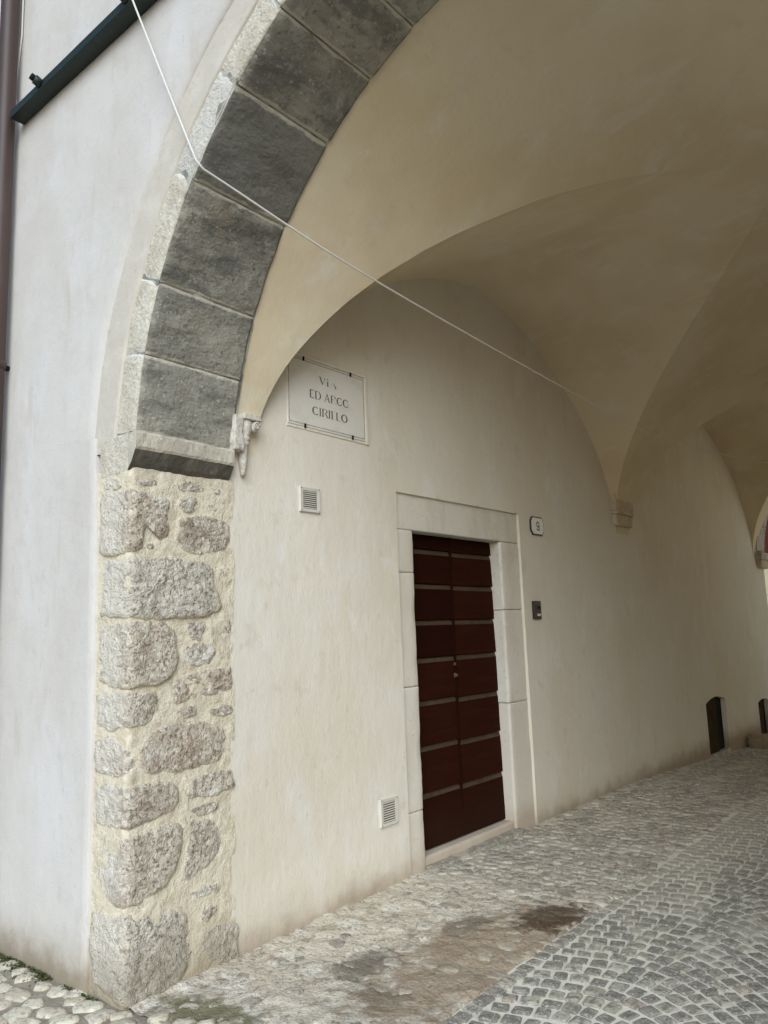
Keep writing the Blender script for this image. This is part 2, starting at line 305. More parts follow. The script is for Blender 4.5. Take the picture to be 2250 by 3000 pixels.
STONES = [
  [[-0.253,2.35],[-0.076,2.331],[0.049,2.317],[0.128,2.311],[0.209,2.303],[0.223,2.268],[0.203,2.219],[0.207,2.13],[0.19,2.094],[0.157,2.08],[0.143,2.114],[0.129,2.148],[0.096,2.159],[0.071,2.137],[0.058,2.108],[0.056,2.05],[0.015,2.037],[-0.087,2.021],[-0.213,2.018],[-0.248,2.036]],
  [[-0.239,2.414],[-0.089,2.397],[-0.077,2.348],[-0.15,2.347],[-0.226,2.361]],
  [[0.009,2.367],[0.06,2.391],[0.147,2.388],[0.157,2.359],[0.087,2.356],[0.035,2.356]],
  [[0.257,2.396],[0.336,2.406],[0.424,2.398],[0.439,2.368],[0.372,2.357],[0.271,2.355]],
  [[0.47,2.391],[0.579,2.404],[0.582,2.356],[0.485,2.352]],
  [[0.258,2.275],[0.286,2.311],[0.372,2.336],[0.387,2.31],[0.38,2.253],[0.315,2.253]],
  [[0.454,2.304],[0.485,2.32],[0.512,2.291],[0.508,2.266],[0.477,2.269]],
  [[0.262,2.194],[0.308,2.216],[0.432,2.227],[0.554,2.22],[0.597,2.198],[0.593,2.109],[0.553,2.059],[0.454,2.038],[0.366,2.039],[0.287,2.059],[0.259,2.093],[0.266,2.147]],
  [[0.091,2.064],[0.117,2.072],[0.124,2.043],[0.098,2.033]],
  [[-0.256,2.008],[-0.086,1.993],[0.015,1.992],[0.053,1.999],[0.191,2.003],[0.309,2.0],[0.447,1.989],[0.492,1.942],[0.503,1.862],[0.537,1.783],[0.537,1.735],[0.417,1.711],[0.241,1.704],[0.109,1.702],[0.02,1.714],[-0.098,1.713],[-0.25,1.721]],
  [[0.538,1.962],[0.596,1.964],[0.598,1.892],[0.545,1.891]],
  [[0.587,1.815],[0.607,1.815],[0.611,1.771],[0.591,1.778]],
  [[-0.265,1.679],[-0.027,1.688],[0.071,1.686],[0.188,1.687],[0.215,1.656],[0.252,1.626],[0.253,1.564],[0.267,1.518],[0.253,1.451],[0.21,1.414],[0.151,1.385],[0.075,1.391],[-0.038,1.379],[-0.128,1.383],[-0.254,1.414]],
  [[0.324,1.683],[0.432,1.684],[0.436,1.646],[0.41,1.587],[0.36,1.595],[0.332,1.636]],
  [[0.491,1.651],[0.56,1.698],[0.602,1.679],[0.61,1.618],[0.529,1.614]],
  [[0.304,1.55],[0.353,1.577],[0.447,1.574],[0.499,1.555],[0.502,1.501],[0.461,1.462],[0.368,1.458],[0.318,1.487]],
  [[0.551,1.559],[0.598,1.569],[0.597,1.478],[0.544,1.487]],
  [[0.264,1.399],[0.347,1.411],[0.418,1.423],[0.498,1.43],[0.601,1.442],[0.6,1.334],[0.513,1.311],[0.418,1.313],[0.347,1.291],[0.265,1.282],[0.238,1.312],[0.244,1.361]],
  [[-0.256,1.337],[-0.097,1.351],[0.026,1.352],[0.139,1.348],[0.159,1.302],[0.153,1.254],[0.109,1.215],[0.065,1.201],[-0.062,1.203],[-0.131,1.178],[-0.251,1.205]],
  [[0.27,1.259],[0.375,1.263],[0.397,1.235],[0.366,1.217],[0.287,1.207],[0.261,1.231]],
  [[0.456,1.237],[0.55,1.246],[0.608,1.245],[0.608,1.203],[0.54,1.199],[0.465,1.218]],
  [[0.067,1.104],[0.122,1.157],[0.186,1.18],[0.305,1.184],[0.456,1.164],[0.549,1.135],[0.564,1.082],[0.54,1.004],[0.511,0.972],[0.367,0.965],[0.222,0.973],[0.108,0.978],[0.06,1.025]],
  [[-0.26,1.116],[-0.118,1.145],[-0.066,1.115],[0.021,1.083],[0.053,1.026],[0.053,0.986],[-0.001,0.985],[-0.137,0.976],[-0.255,0.986]],
  [[-0.272,0.91],[-0.174,0.933],[-0.023,0.921],[0.062,0.926],[0.141,0.929],[0.23,0.917],[0.272,0.876],[0.277,0.821],[0.24,0.78],[0.158,0.769],[0.064,0.756],[-0.018,0.744],[-0.167,0.745],[-0.278,0.754]],
  [[0.324,0.867],[0.367,0.905],[0.465,0.914],[0.606,0.914],[0.61,0.833],[0.502,0.815],[0.393,0.817],[0.319,0.834]],
  [[0.341,0.768],[0.411,0.775],[0.52,0.784],[0.511,0.739],[0.438,0.725],[0.376,0.74]],
  [[-0.178,0.694],[-0.065,0.69],[0.058,0.705],[0.175,0.726],[0.282,0.718],[0.308,0.672],[0.283,0.57],[0.242,0.493],[0.194,0.447],[0.115,0.435],[0.085,0.415],[-0.08,0.408],[-0.181,0.434],[-0.209,0.494],[-0.232,0.575]],
  [[0.342,0.713],[0.492,0.686],[0.52,0.627],[0.519,0.55],[0.474,0.498],[0.412,0.478],[0.351,0.446],[0.296,0.457],[0.313,0.503],[0.334,0.565],[0.346,0.637]],
  [[0.339,0.362],[0.386,0.383],[0.519,0.383],[0.523,0.34],[0.429,0.345],[0.36,0.34]],
  [[0.416,0.281],[0.456,0.304],[0.514,0.301],[0.514,0.254],[0.447,0.225],[0.416,0.247]],
  [[-0.274,0.34],[-0.166,0.367],[-0.115,0.345],[0.01,0.373],[0.101,0.37],[0.203,0.341],[0.31,0.318],[0.335,0.238],[0.365,0.137],[0.328,0.045],[0.262,-0.01],[0.136,0.003],[0.017,-0.006],[-0.092,0.028],[-0.23,0.062],[-0.274,0.179]],
  [[0.425,0.171],[0.482,0.181],[0.583,0.172],[0.629,0.158],[0.633,-0.022],[0.465,0.052],[0.421,0.119]],
]
# ------------------------------------------------------------------ setting: ground sheets
CXA, CZA, RA = 2.2, 2.42, 2.18          # entrance arch: centre and soffit radius
DJ = .61                                 # depth of the arch
XR = 4.70                                # far side of the passage
def sheet(name, x0, x1, y0, y1, st, m, zf, parent=None):
    nx = max(1, int(round((x1-x0)/st))); ny = max(1, int(round((y1-y0)/st)))
    V = [(x0+(x1-x0)*i/nx, y0+(y1-y0)*j/ny, 0) for j in range(ny+1) for i in range(nx+1)]
    V = [(x, y, zf(x, y)) for x, y, _ in V]
    Fc = [(j*(nx+1)+i, j*(nx+1)+i+1, (j+1)*(nx+1)+i+1, (j+1)*(nx+1)+i) for j in range(ny) for i in range(nx)]
    return mk(name, V, Fc, m, parent, smooth=True)
g = sheet('ground', -300, 300, -300, 300, 150, M['earth'], lambda x, y: -.42); tag(g, 'bare earth ground around the building', None, kind='structure')
# pale bed of the setts inside the passage and in front of it
bed = sheet('roadway', 1.16, XR+.02, -4.0, 12.2, .10, M['sett_bed'], lambda x, y: gz(y)-.0055+.0035*nz(x, y, 0, 6)); tag(bed, 'roadway of small grey setts laid in arcs', None, kind='structure')
# dusty strip along the passage wall
def strip_z(x, y):
    d = .016*fb(x, y, 0, 2.6, 3)+.009*fb(x, y, 0, 11, 9)
    near = 1-smooth_step((y-1.6)/1.6)
    edge = smooth_step((1.215+.02*nz(0, y, 0, 5)-x)/.02)
    wall = .012*smooth_step((.10-x)/.10)
    return gz(y)-.006+d*(.35+.65*near)+.016*near*edge+wall-.03*(1-edge)
def graded(y0, y1):
    ys = [y0]
    while ys[-1] < y1: ys.append(ys[-1]+max(.014, .014+.012*(ys[-1]-1.5)))
    return ys
ys = graded(.02, 11.9); xs = list(np.linspace(-.02, 1.25, 84))
V = [(x, y, strip_z(x, y)) for y in ys for x in xs]; n = len(xs)
strip = mk('footway', V, [(j*n+i, j*n+i+1, (j+1)*n+i+1, (j+1)*n+i) for j in range(len(ys)-1) for i in range(n-1)], M['strip'], smooth=True)
tag(strip, 'dusty mortar footway of half-buried cobbles along the passage wall', None, kind='structure')
street_z = lambda x, y: -.022+.008*fb(x, y, 0, 4, 5)-.03*smooth_step((-y-.02)/.6)*0+(-.02 if x > 1.1 else 0)
street = sheet('street', -6.0, 1.2, -4.0, .06, .035, M['earth'], street_z); tag(street, 'street of pale rounded cobbles in earth before the facade', None, kind='structure')

# setts in arcs
def lane1_slope(x):
    return float(np.interp(x, [1.2, 1.45, 1.68, 1.9, 2.15, 2.25], [.45, .30, 0., -.48, -.85, -.9]))
GX = np.linspace(1.2, 2.25, 106); GS = np.array([lane1_slope(x) for x in GX]); GY = np.concatenate([[0], np.cumsum((GS[1:]+GS[:-1])/2*np.diff(GX))])
def g_of(x):
    if x <= 2.25: return float(np.interp(x, GX, GY)), float(np.interp(x, GX, GS))
    k = (x-2.25) % 1.05; u = (k-.525)/.525; r = .525/math.sin(.72)
    return GY[-1]+math.sqrt(max(r*r-(u*.525)**2, 1e-6))-r*math.cos(.72), -(u*.525)/math.sqrt(max(r*r-(u*.525)**2, 1e-6))
setts = []          # (cx, cy, angle, half length along row, half depth)
y = -1.6
while y < 11.8:      # the edge course along the footway
    l = random.uniform(.075, .105); setts.append((1.245+random.uniform(-.004, .004), y+l/2, math.pi/2+random.uniform(-.05, .05), l/2-.006, .036)); y += l
row = -1.9
while row < 12.0:
    dep = random.uniform(.088, .098); x = 1.292
    while x < XR-.03:
        yy, s = g_of(x); c = math.cos(math.atan(s))
        l = random.uniform(.070, .100)
        xm = x+l*c/2; yy, s = g_of(xm); c = math.cos(math.atan(s)); yc = row+yy
        if -1.5 < yc < 11.7:
            setts.append((xm, yc, math.atan(s)+random.uniform(-.06, .06), l/2-random.uniform(.005, .008), dep*c/2-random.uniform(.005, .008)))
        x += l*c
    row += dep
def sett_mesh(hl, hd, seed):
    r = random.Random(seed)
    base = [(-1, -.80), (-.82, -1), (.82, -1), (1, -.80), (1, .80), (.82, 1), (-.82, 1), (-1, .80)]
    base = [(a*(1+r.uniform(-.11, .05)), b*(1+r.uniform(-.13, .05))) for a, b in base]
    V = []; tx, ty = r.uniform(-.05, .05), r.uniform(-.05, .05)
    for ins, zz in ((0, -.03), (0, -.0035), (.0055, .0), (.016, .0015)):
        for a, b in base:
            X = a*hl-np.sign(a)*min(ins, hl*.7); Y = b*hd-np.sign(b)*min(ins, hd*.7)
            V.append((X, Y, zz+tx*X+ty*Y+(r.uniform(-.0018, .0018) if ins else 0)))
    V.append((0, 0, .0015+r.uniform(-.002, .001)))
    Fc = [(k*8+i, k*8+(i+1) % 8, (k+1)*8+(i+1) % 8, (k+1)*8+i) for k in range(3) for i in range(8)]+[(24+i, 24+(i+1) % 8, 32) for i in range(8)]
    return V, Fc
def split_nearest(items, pos, n):
    sc_ = []
    for i, it in enumerate(items):
        u, v, d = px(pos(it)); inside = -30 < u < 2280 and -30 < v < 3030 and d > .2
        sc_.append((0 if inside else 1, d, i))
    sc_.sort(); return [items[i] for _, _, i in sc_[:n]], [items[i] for _, _, i in sc_[n:]]
near, rest = split_nearest(setts, lambda s: (s[0], s[1], gz(s[1])), 300)
protos = []
for k in range(14):
    V, Fc = sett_mesh(.042, .040, k); me = bpy.data.meshes.new('sett'); me.from_pydata(V, [], Fc); me.materials.append(M['sett']); protos.append(me)
def sett_top(x, y): return gz(y)+.002+random.uniform(-.003, .003)
for s in near:
    o = bpy.data.objects.new('sett', random.choice(protos)); link(o, bed)
    o.location = (s[0], s[1], sett_top(s[0], s[1])); o.rotation_euler = (0, 0, s[2]+random.choice((0, math.pi))); o.scale = (s[3]/.042, s[4]/.040, 1)
V = []; Fc = []; RN = []
for q, s in enumerate(rest):
    v, f = sett_mesh(s[3], s[4], q % 97); c, sn = math.cos(s[2]), math.sin(s[2]); z0 = sett_top(s[0], s[1]); b = len(V); rr = random.random()
    V += [(s[0]+c*a-sn*d, s[1]+sn*a+c*d, z0+e) for a, d, e in v]; Fc += [tuple(b+i for i in ff) for ff in f]; RN += [rr]*len(v)
tag(mk('sett_paving', V, Fc, M['sett'], bed, smooth=False, attrs={'rnd': RN}), kind='stuff')

# irregular cobbles: dome meshes
def dome(seed, n=11, h=.4, el=1.3, flat=.55, ang=0.0):
    r = random.Random(seed); ph = r.uniform(0, 6); R0 = []
    for i in range(n):
        t = 2*math.pi*i/n; t += r.uniform(-.28, .28)*ang; sq = 1+ang*.16*abs(math.sin(2*t)); R0.append((sq*math.cos(t)*el*(1+.16*math.sin(2*t+ph)+r.uniform(-.14, .14)), sq*math.sin(t)*(1+.12*math.sin(3*t+ph)+r.uniform(-.14, .14))))
    V = []
    for k, zz in ((1.0, -.55), (1.0, -.06), (.90, .16*h/.4*1.2), (flat, h*.86), (flat*.5, h)):
        V += [(a*k, b*k, zz+(r.uniform(-.05, .05) if k < 1 else 0)) for a, b in R0]
    V.append((0, 0, h*1.02))
    Fc = [(k*n+i, k*n+(i+1) % n, (k+1)*n+(i+1) % n, (k+1)*n+i) for k in range(4) for i in range(n)]+[(4*n+i, 4*n+(i+1) % n, 5*n) for i in range(n)]
    return V, Fc
def dome_objs(name, items, m, parent, nobj, stuffname, seed0, **kw):
    near, rest = split_nearest(items, lambda s: (s[0], s[1], s[2]), nobj)
    pro = []
    for k in range(12):
        V, Fc = dome(seed0+k, **kw); me = bpy.data.meshes.new(name); me.from_pydata(V, [], Fc); me.materials.append(m); pro.append(me)
        me.polygons.foreach_set('use_smooth', np.ones(len(Fc), dtype=bool))
    for s in near:
        o = bpy.data.objects.new(name, random.choice(pro)); link(o, parent); o.location = s[:3]; o.rotation_euler = (random.uniform(-.08, .08), random.uniform(-.08, .08), s[3]); o.scale = (s[4], s[4]*random.uniform(.8, 1.1), s[5])
    if rest:
        V = []; Fc = []; RN = []
        for s in rest:
            v, f = dome(seed0+random.randrange(40), **kw); c, sn = math.cos(s[3]), math.sin(s[3]); b = len(V); rr = random.random()
            V += [(s[0]+(c*a-sn*d)*s[4], s[1]+(sn*a+c*d)*s[4], s[2]+e*s[5]) for a, d, e in v]; Fc += [tuple(b+i for i in ff) for ff in f]; RN += [rr]*len(v)
        tag(mk(stuffname, V, Fc, m, parent, smooth=True, attrs={'rnd': RN}), kind='stuff')
items = []; yy = .12; k = 0
while yy < 11.8:
    xx = .05+(.05 if k % 2 else 0)
    while xx < 1.21:
        x, y = xx+random.uniform(-.018, .018), yy+random.uniform(-.016, .016)
        nearf = 1-smooth_step((y-1.5)/1.3)
        if not (nearf > .3 and random.random() < .22*nearf) and not (x < .12 and y < 2.1):
            sink = nearf*random.choice((.008, .011, .003, .013, .006))
            items.append((x, y, strip_z(x, y)-.003-sink+.002*(1-nearf), random.uniform(-.5, .5)+(math.pi if random.random() < .5 else 0), random.uniform(.034, .050), random.uniform(.020, .032)))
        xx += random.uniform(.088, .118)
    yy += random.uniform(.078, .092); k += 1
dome_objs('cobble', items, M['cobble'], strip, 300, 'cobble_paving', 100, n=9, h=.40, el=1.2, flat=.66, ang=1.0)
items = []
yy = -.085; k = 0
while yy > -3.6:
    xx = -3.2+(.06 if k % 2 else 0)
    while xx < 1.05:
        x, y = xx+random.uniform(-.02, .02), yy+random.uniform(-.015, .015)
        if not (x > .25 and y > -.12 and random.random() < .5):
            items.append((x, y, street_z(x, y)+.001, random.uniform(-.35, .35)+.15, random.uniform(.044, .062), random.uniform(.022, .034)))
        xx += random.uniform(.118, .15)
    yy -= random.uniform(.105, .12); k += 1
for x, y in ((.02, -.03), (.12, -.06), (.22, -.02), (.34, .06), (.42, .12), (.30, -.05), (.50, .05), (.2, .05), (-.33, -.035), (.44, .0)):
    items.append((x, y, max(street_z(x, y), strip_z(x, max(y, .02))) if y > 0 else street_z(x, y), random.uniform(0, 3), random.uniform(.034, .05), .04))
dome_objs('cobblestone', items, M['pebble'], street, 300, 'cobblestone_paving', 300, n=7, h=.36, el=1.12, flat=.80, ang=1.4)
# moss at the facade foot, dry leaves and grit
def scatter(name, m, pts, size, up, label, parent=None):
    V = []; Fc = []; RN = []
    for (x, y, z) in pts:
        s = size*random.uniform(.5, 1.3); t = random.uniform(0, 6.28); tl = random.uniform(-up, up); b = len(V); rr = random.random()
        d = Vector((math.cos(t), math.sin(t), tl)); e = Vector((-math.sin(t), math.cos(t), random.uniform(-up, up)))*.6
        p = Vector((x, y, z)); V += [p-d*s, p-e*s+Vector((0, 0, s*.3)), p+d*s, p+e*s+Vector((0, 0, s*.2))]; Fc.append((b, b+1, b+2, b+3)); RN += [rr]*4
    o = mk(name, V, Fc, m, parent, attrs={'rnd': RN}); return tag(o, label, None, kind='stuff')
pts = []
for _ in range(3600):
    x = -random.random()**.8*3.0-.15; wdt = .05*smooth_step((-x-.3)/.7)+.008; y = -.028-abs(random.gauss(0, wdt)); 
    if fb(x, y, 0, 5, 2) > -.25: pts.append((x, y, street_z(x, y)+random.uniform(0, .012)))
scatter('moss', M['moss'], pts, .008, 1.2, 'green moss growing along the foot of the facade')
pts = []
for _ in range(150):
    t = random.random(); x = 1.12+random.gauss(0, .035)-.10*t*t; y = 2.12-.42*t+random.gauss(0, .035); pts.append((x, y, strip_z(min(x, 1.19), y)+random.uniform(.001, .006)))
scatter('leaf_litter', M['leaf'], pts, .009, .35, 'thin scatter of dry brown leaves at the edge of the setts')
pts = []
for _ in range(900):
    x = random.uniform(.02, 1.15); y = .1+random.random()**1.5*5; pts.append((x, y, strip_z(x, y)+.002))
scatter('grit', M['grit'], pts, .005, .9, 'loose grit scattered over the dusty footway')

# ------------------------------------------------------------------ facade
RP = 2.52
def fac_y(x, z): return -.022-.004*fb(x, 0, z, .9, 4)-.0015*fb(x, 0, z, 6, 8)
V = []; Fc = []
ang = [rad(5)+(rad(170))*i/170 for i in range(171)]
ratios = [0, .004, .012, .05, .12, .22, .36, .55, .75, 1.0]
for a in ang:
    ux, uz = -math.cos(a), math.sin(a)
    rr = RP+.010*fb(a*3, 1, 2, 2.0)+.003*nz(a*40, 0, 0)
    tx = (12-CXA)/ux if ux > 0 else (-8-CXA)/ux if ux < 0 else 1e9
    tz = (6.4-CZA)/uz
    far = min(tx, tz) if uz > 1e-6 else tx
    for q, k in enumerate(ratios):
        r_ = rr+(far-rr)*k; x, z = CXA+ux*r_, CZA+uz*r_
        V.append((x, .03 if q == 0 else (-.010 if q == 1 else fac_y(x, z)), z))
n = len(ratios)
for i in range(len(ang)-1):
    for q in range(n-1): Fc.append((i*n+q, i*n+q+1, (i+1)*n+q+1, (i+1)*n+q))
zs0 = CZA+RP*math.sin(rad(5))
for side in (-1, 1):
    zl = list(np.linspace(-.35, zs0, 40)); b = len(V)
    for zi, z in enumerate(zl):
        e = .285+.008*fb(z, 0, 0, 2.0, 5)+.003*nz(z, 0, 0, 14)
        blend = smooth_step((z-(zs0-.5))/.5); xe = (-e)*(1-blend)+(CXA-RP*math.cos(rad(5)))*blend
        for q, d in enumerate((0, .004, .014, .06, .2, .5, 1.0, 2.0, 4.0, 7.6)):
            x = xe-d; zt = -.35+(CZA+(CXA-x)*math.tan(rad(5))+.0005+.35)*zi/39
            V.append((x if side < 0 else 2*CXA-x, .03 if q == 0 else (-.010 if q == 1 else fac_y(x, zt)), zt))
    for j in range(len(zl)-1):
        for q in range(9): Fc.append((b+j*10+q, b+j*10+q+1, b+(j+1)*10+q+1, b+(j+1)*10+q))
fw = thing('facade_wall', 'white plastered street facade around the big stone arch', 'wall')
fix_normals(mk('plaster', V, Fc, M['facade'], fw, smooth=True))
# grey plaster band round the arch stones, and masonry behind everything
V = []; Fc = []
rang = [rad(3)+rad(174)*i/170 for i in range(171)]
for i, a in enumerate(rang):
    ri = 2.350+.006*fb(a*4, 3, 1, 2.0)+.002*nz(a*60, 0, 0)
    for q, r_ in enumerate((ri, ri+.003, ri+.02, 2.44, 2.56)):
        V.append((CXA-math.cos(a)*r_, .012 if q == 0 else -.007-.002*fb(a*9, r_*5, 0, 1)*(q > 1), CZA+math.sin(a)*r_))
for i in range(len(rang)-1):
    for q in range(4): Fc.append((i*5+q, i*5+q+1, (i+1)*5+q+1, (i+1)*5+q))
mk('plaster_band', V, Fc, M['ring'], fw, smooth=True)
V = []; Fc = []
A2 = [rad(4.9+170.2*i/88) for i in range(89)]
for a in A2:
    for (r_, y_) in ((RA+.014, .005), (RA+.014, DJ+.02), (2.62, DJ+.02), (2.62, .005)): V.append((CXA-math.cos(a)*r_, y_, CZA+math.sin(a)*r_))
for i in range(len(A2)-1):
    for q in range(4): Fc.append((i*4+q, i*4+(q+1) % 4, (i+1)*4+(q+1) % 4, (i+1)*4+q))
fix_normals(mk('arch_core', V, Fc, M['joint'], fw))
box('masonry_core', (4.44, .06, -.4), (12, .5, 2.5), M['mortar'], fw, 0)
box('masonry_core', (-8, .06, -.4), (-.36, .5, 6.3), M['mortar'], fw, 0)
box('light_seal_slab', (-2.5, .32, 5.05), (7.2, 11.6, 5.25), M['facade'], fw, 0)  # unseen slab added to keep sky light from leaking in over the vault

# ------------------------------------------------------------------ stone arch
arch = thing('stone_arch', 'round arch of dark grey cut stones above the passage entrance', 'arch')
def gridbox(name, us, vs_, ws, fmap, mats, side_mat, parent, edge=None):
    """surface of a box parameterised on three coordinate lists; fmap(u,v,w)->xyz; side_mat(axis,end)->slot"""
    idx = {}; V = []; E = []; Fc = []; MI = []
    def vid(i, j, k):
        if (i, j, k) not in idx:
            idx[(i, j, k)] = len(V); V.append(fmap(us[i], vs_[j], ws[k])); E.append(edge(us[i], vs_[j], ws[k]) if edge else 0)
        return idx[(i, j, k)]
    nu, nv, nw = len(us)-1, len(vs_)-1, len(ws)-1
    for e in (0, 1):
        for j in range(nv):
            for k in range(nw): Fc.append((vid(e*nu, j, k), vid(e*nu, j+1, k), vid(e*nu, j+1, k+1), vid(e*nu, j, k+1))); MI.append(side_mat(0, e))
        for i in range(nu):
            for k in range(nw): Fc.append((vid(i, e*nv, k), vid(i+1, e*nv, k), vid(i+1, e*nv, k+1), vid(i, e*nv, k+1))); MI.append(side_mat(1, e))
        for i in range(nu):
            for j in range(nv): Fc.append((vid(i, j, e*nw), vid(i+1, j, e*nw), vid(i+1, j+1, e*nw), vid(i, j+1, e*nw))); MI.append(side_mat(2, e))
    o = mk(name, V, Fc, mats, parent, smooth=True, mi=MI, attrs={'edge': E}); return fix_normals(o)
JA = [5.0, 15.3, 24.7, 38.0, 50.3, 60.0, 68.0, 78.5, 90.0]; JA = JA+[180-a for a in JA[-2::-1]]
def lin(n, e=.02): return [0, e]+list(np.linspace(e, 1-e, n)[1:-1])+[1-e, 1]
for q in range(len(JA)-1):
    a0, a1 = rad(JA[q])+.0016, rad(JA[q+1])-.0016; off = q*7.3; dr = random.uniform(-.004, .004); dy = random.uniform(-.003, .002); rt = RA+random.uniform(.185, .189)
    na = 16 if q < 8 else 8
    def fmap(u, v, wv):
        a = a0+(a1-a0)*u; yv = dy+(DJ-.004-dy)*v; rv = RA+dr+(rt-RA)*wv
        # rounded, chipped arrises
        eu = min(u, 1-u)*(a1-a0)*RA; ev = v*DJ; ew = wv*.19
        chip = .006+.010*max(0, fb(a*6, yv*6, rv*6, 2, off))
        if wv == 0:
            rv += .008*smooth_step(1-eu/.02)+chip*smooth_step(1-ev/.02)
        if v == 0:
            yv += .006*smooth_step(1-eu/.02)+chip*smooth_step(1-ew/.02)
        x0, z0 = CXA-math.cos(a)*rv, CZA+math.sin(a)*rv
        nn = .007*fb(x0, yv, z0, 3, off)+.004*fb(x0, yv, z0, 14, off)
        if wv < .5: rv += nn
        if v < .03: yv += nn*.9
        return (CXA-math.cos(a)*rv, yv, CZA+math.sin(a)*rv)
    edge = lambda u, v, wv: max(0, 1-min(u, 1-u)*(a1-a0)*RA/.05)
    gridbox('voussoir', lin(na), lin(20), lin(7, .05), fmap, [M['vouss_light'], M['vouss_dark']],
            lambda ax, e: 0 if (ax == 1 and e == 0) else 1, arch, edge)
# imposts: fascia and chamfer, returning round the corner
def impost(sx):
    prof = [(-.012, 2.425), (.020, 2.462), (.055, 2.522), (.062, 2.535), (.062, 2.60), (.056, 2.612), (-.01, 2.616)]
    ss = list(np.linspace(-.27, -.02, 12))+list(np.linspace(.0, .60, 24)); V = []; Fc = []; MI = []
    for s in ss:
        for (h, z) in prof:
            hh = h+.007*fb(s, z, h, 7, 2)+.003*fb(s, z, h, 30, 3) if h > 0 else h
            z2 = z+.004*fb(s, h, z, 8, 6)
            if s < 0: x, y = s, -.004-max(hh, 0)*.12
            else: x, y = hh, s-.006-(.010 if s == 0 else 0)
            V.append((x if sx < 0 else 2*CXA-x, y, z2))
    npf = len(prof)
    for i in range(len(ss)-1):
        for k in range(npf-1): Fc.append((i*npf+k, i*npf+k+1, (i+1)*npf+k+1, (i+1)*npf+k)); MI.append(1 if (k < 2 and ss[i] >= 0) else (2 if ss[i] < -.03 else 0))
    Fc += [tuple(range(npf)), tuple((len(ss)-1)*npf+k for k in range(npf))]; MI += [0, 0]
    return fix_normals(mk('impost', V, Fc, [M['impost'], M['impost_dark'], M['vouss_light']], arch, smooth=False, mi=MI))
impost(-1); impost(1)

# ------------------------------------------------------------------ rubble pier (left), plain pier (right)
pier = thing('rubble_pier', 'pier of rough pink-grey stones in yellowish mortar under the arch', 'pier')
RC = .022
def unfold(s, z, h):
    if s < -RC: return (s, -h, z)
    if s > RC: return (h, s, z)
    t = (s+RC)/(2*RC)*math.pi/2; return (-RC+(RC+h)*math.sin(t), RC-(RC+h)*math.cos(t), z)
ss = list(np.arange(-.36, .640, .0125)); zz = list(np.arange(-.08, 2.47, .0125)); V = []
for z in zz:
    for s in ss: V.append(unfold(s, z, .002+(.007+.010*math.exp(-(s/.04)**2))*fb(s, z, 0, 5, 1)+(.003+.004*math.exp(-(s/.04)**2))*fb(s, z, 0, 22, 4)))
n = len(ss)
mk('mortar_bed', V, [(j*n+i, j*n+i+1, (j+1)*n+i+1, (j+1)*n+i) for j in range(len(zz)-1) for i in range(n-1)], M['mortar'], pier, smooth=True)
def resample(P, N):
    P = np.array(P); Q = np.vstack([P, P[:1]]); d = np.r_[0, np.cumsum(np.linalg.norm(np.diff(Q, axis=0), axis=1))]
    t = np.linspace(0, d[-1], N, endpoint=False); return np.stack([np.interp(t, d, Q[:, 0]), np.interp(t, d, Q[:, 1])], 1), d[-1]
def stone(P, q):
    per = resample(P, 8)[1]; N = int(min(110, max(20, per/.016))); B, per = resample(P, N)
    c0 = B.mean(0); dd = B-c0; B = c0+dd*(1+(.013 if per > .7 else .005)/np.maximum(np.linalg.norm(dd, axis=1, keepdims=True), .03))
    B = (np.roll(B, 1, 0)+2*B+np.roll(B, -1, 0))/4
    for i in range(N):
        B[i] += np.array([.008*fb(B[i][0], B[i][1], q, 18), .008*fb(B[i][1], B[i][0], q, 18, 5)])
    c = B.mean(0)
    if q == 0: c = np.array([.02, 2.20])
    size = math.sqrt(per*.02); bul = min(.022, .006+per*.010)
    ks = [1.03, 1.0, .97, .92, .86, .78, .69, .6, .5, .4, .3, .2, .1]; hs = [-.02, -.004, .007, .013, .016]+[.018]*8
    if per < .35: ks = [1.04, 1.0, .93, .8, .6, .35]; hs = [-.02, -.004, .006, .010, .013, .014]
    V = []; ED = []; off = q*3.17
    tilt = random.uniform(-.03, .03), random.uniform(-.04, .04)
    for k, h in zip(ks, hs):
        for b in B:
            s, z = c+(b-c)*k; a = 1 if k < .985 else 0
            hh = h*.62*bul/.018+a*(.008*fb(s, z, off, 9)+.0055*fb(s, z, off, 30)+.004*fb(s, z, off, 75)+tilt[0]*(s-c[0])+tilt[1]*(z-c[1]))
            V.append(unfold(s, z, hh)); ED.append(1.0 if k > .98 else max(0, (k-.72)/.26)*.85)
    ED.append(0); V.append(unfold(c[0], c[1], bul+.006*fb(c[0], c[1], off, 9)))
    K = len(ks); Fc = [(k*N+i, k*N+(i+1) % N, (k+1)*N+(i+1) % N, (k+1)*N+i) for k in range(K-1) for i in range(N)]+[((K-1)*N+i, (K-1)*N+(i+1) % N, K*N) for i in range(N)]
    return fix_normals(mk('stone', V, Fc, M['rubble'], pier, smooth=True, attrs={'edge': ED}))
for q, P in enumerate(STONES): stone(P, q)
box('plaster_pier', (2*CXA, .03, -.3), (2*CXA+.4, DJ, 2.45), M['wall'], fw, .01)
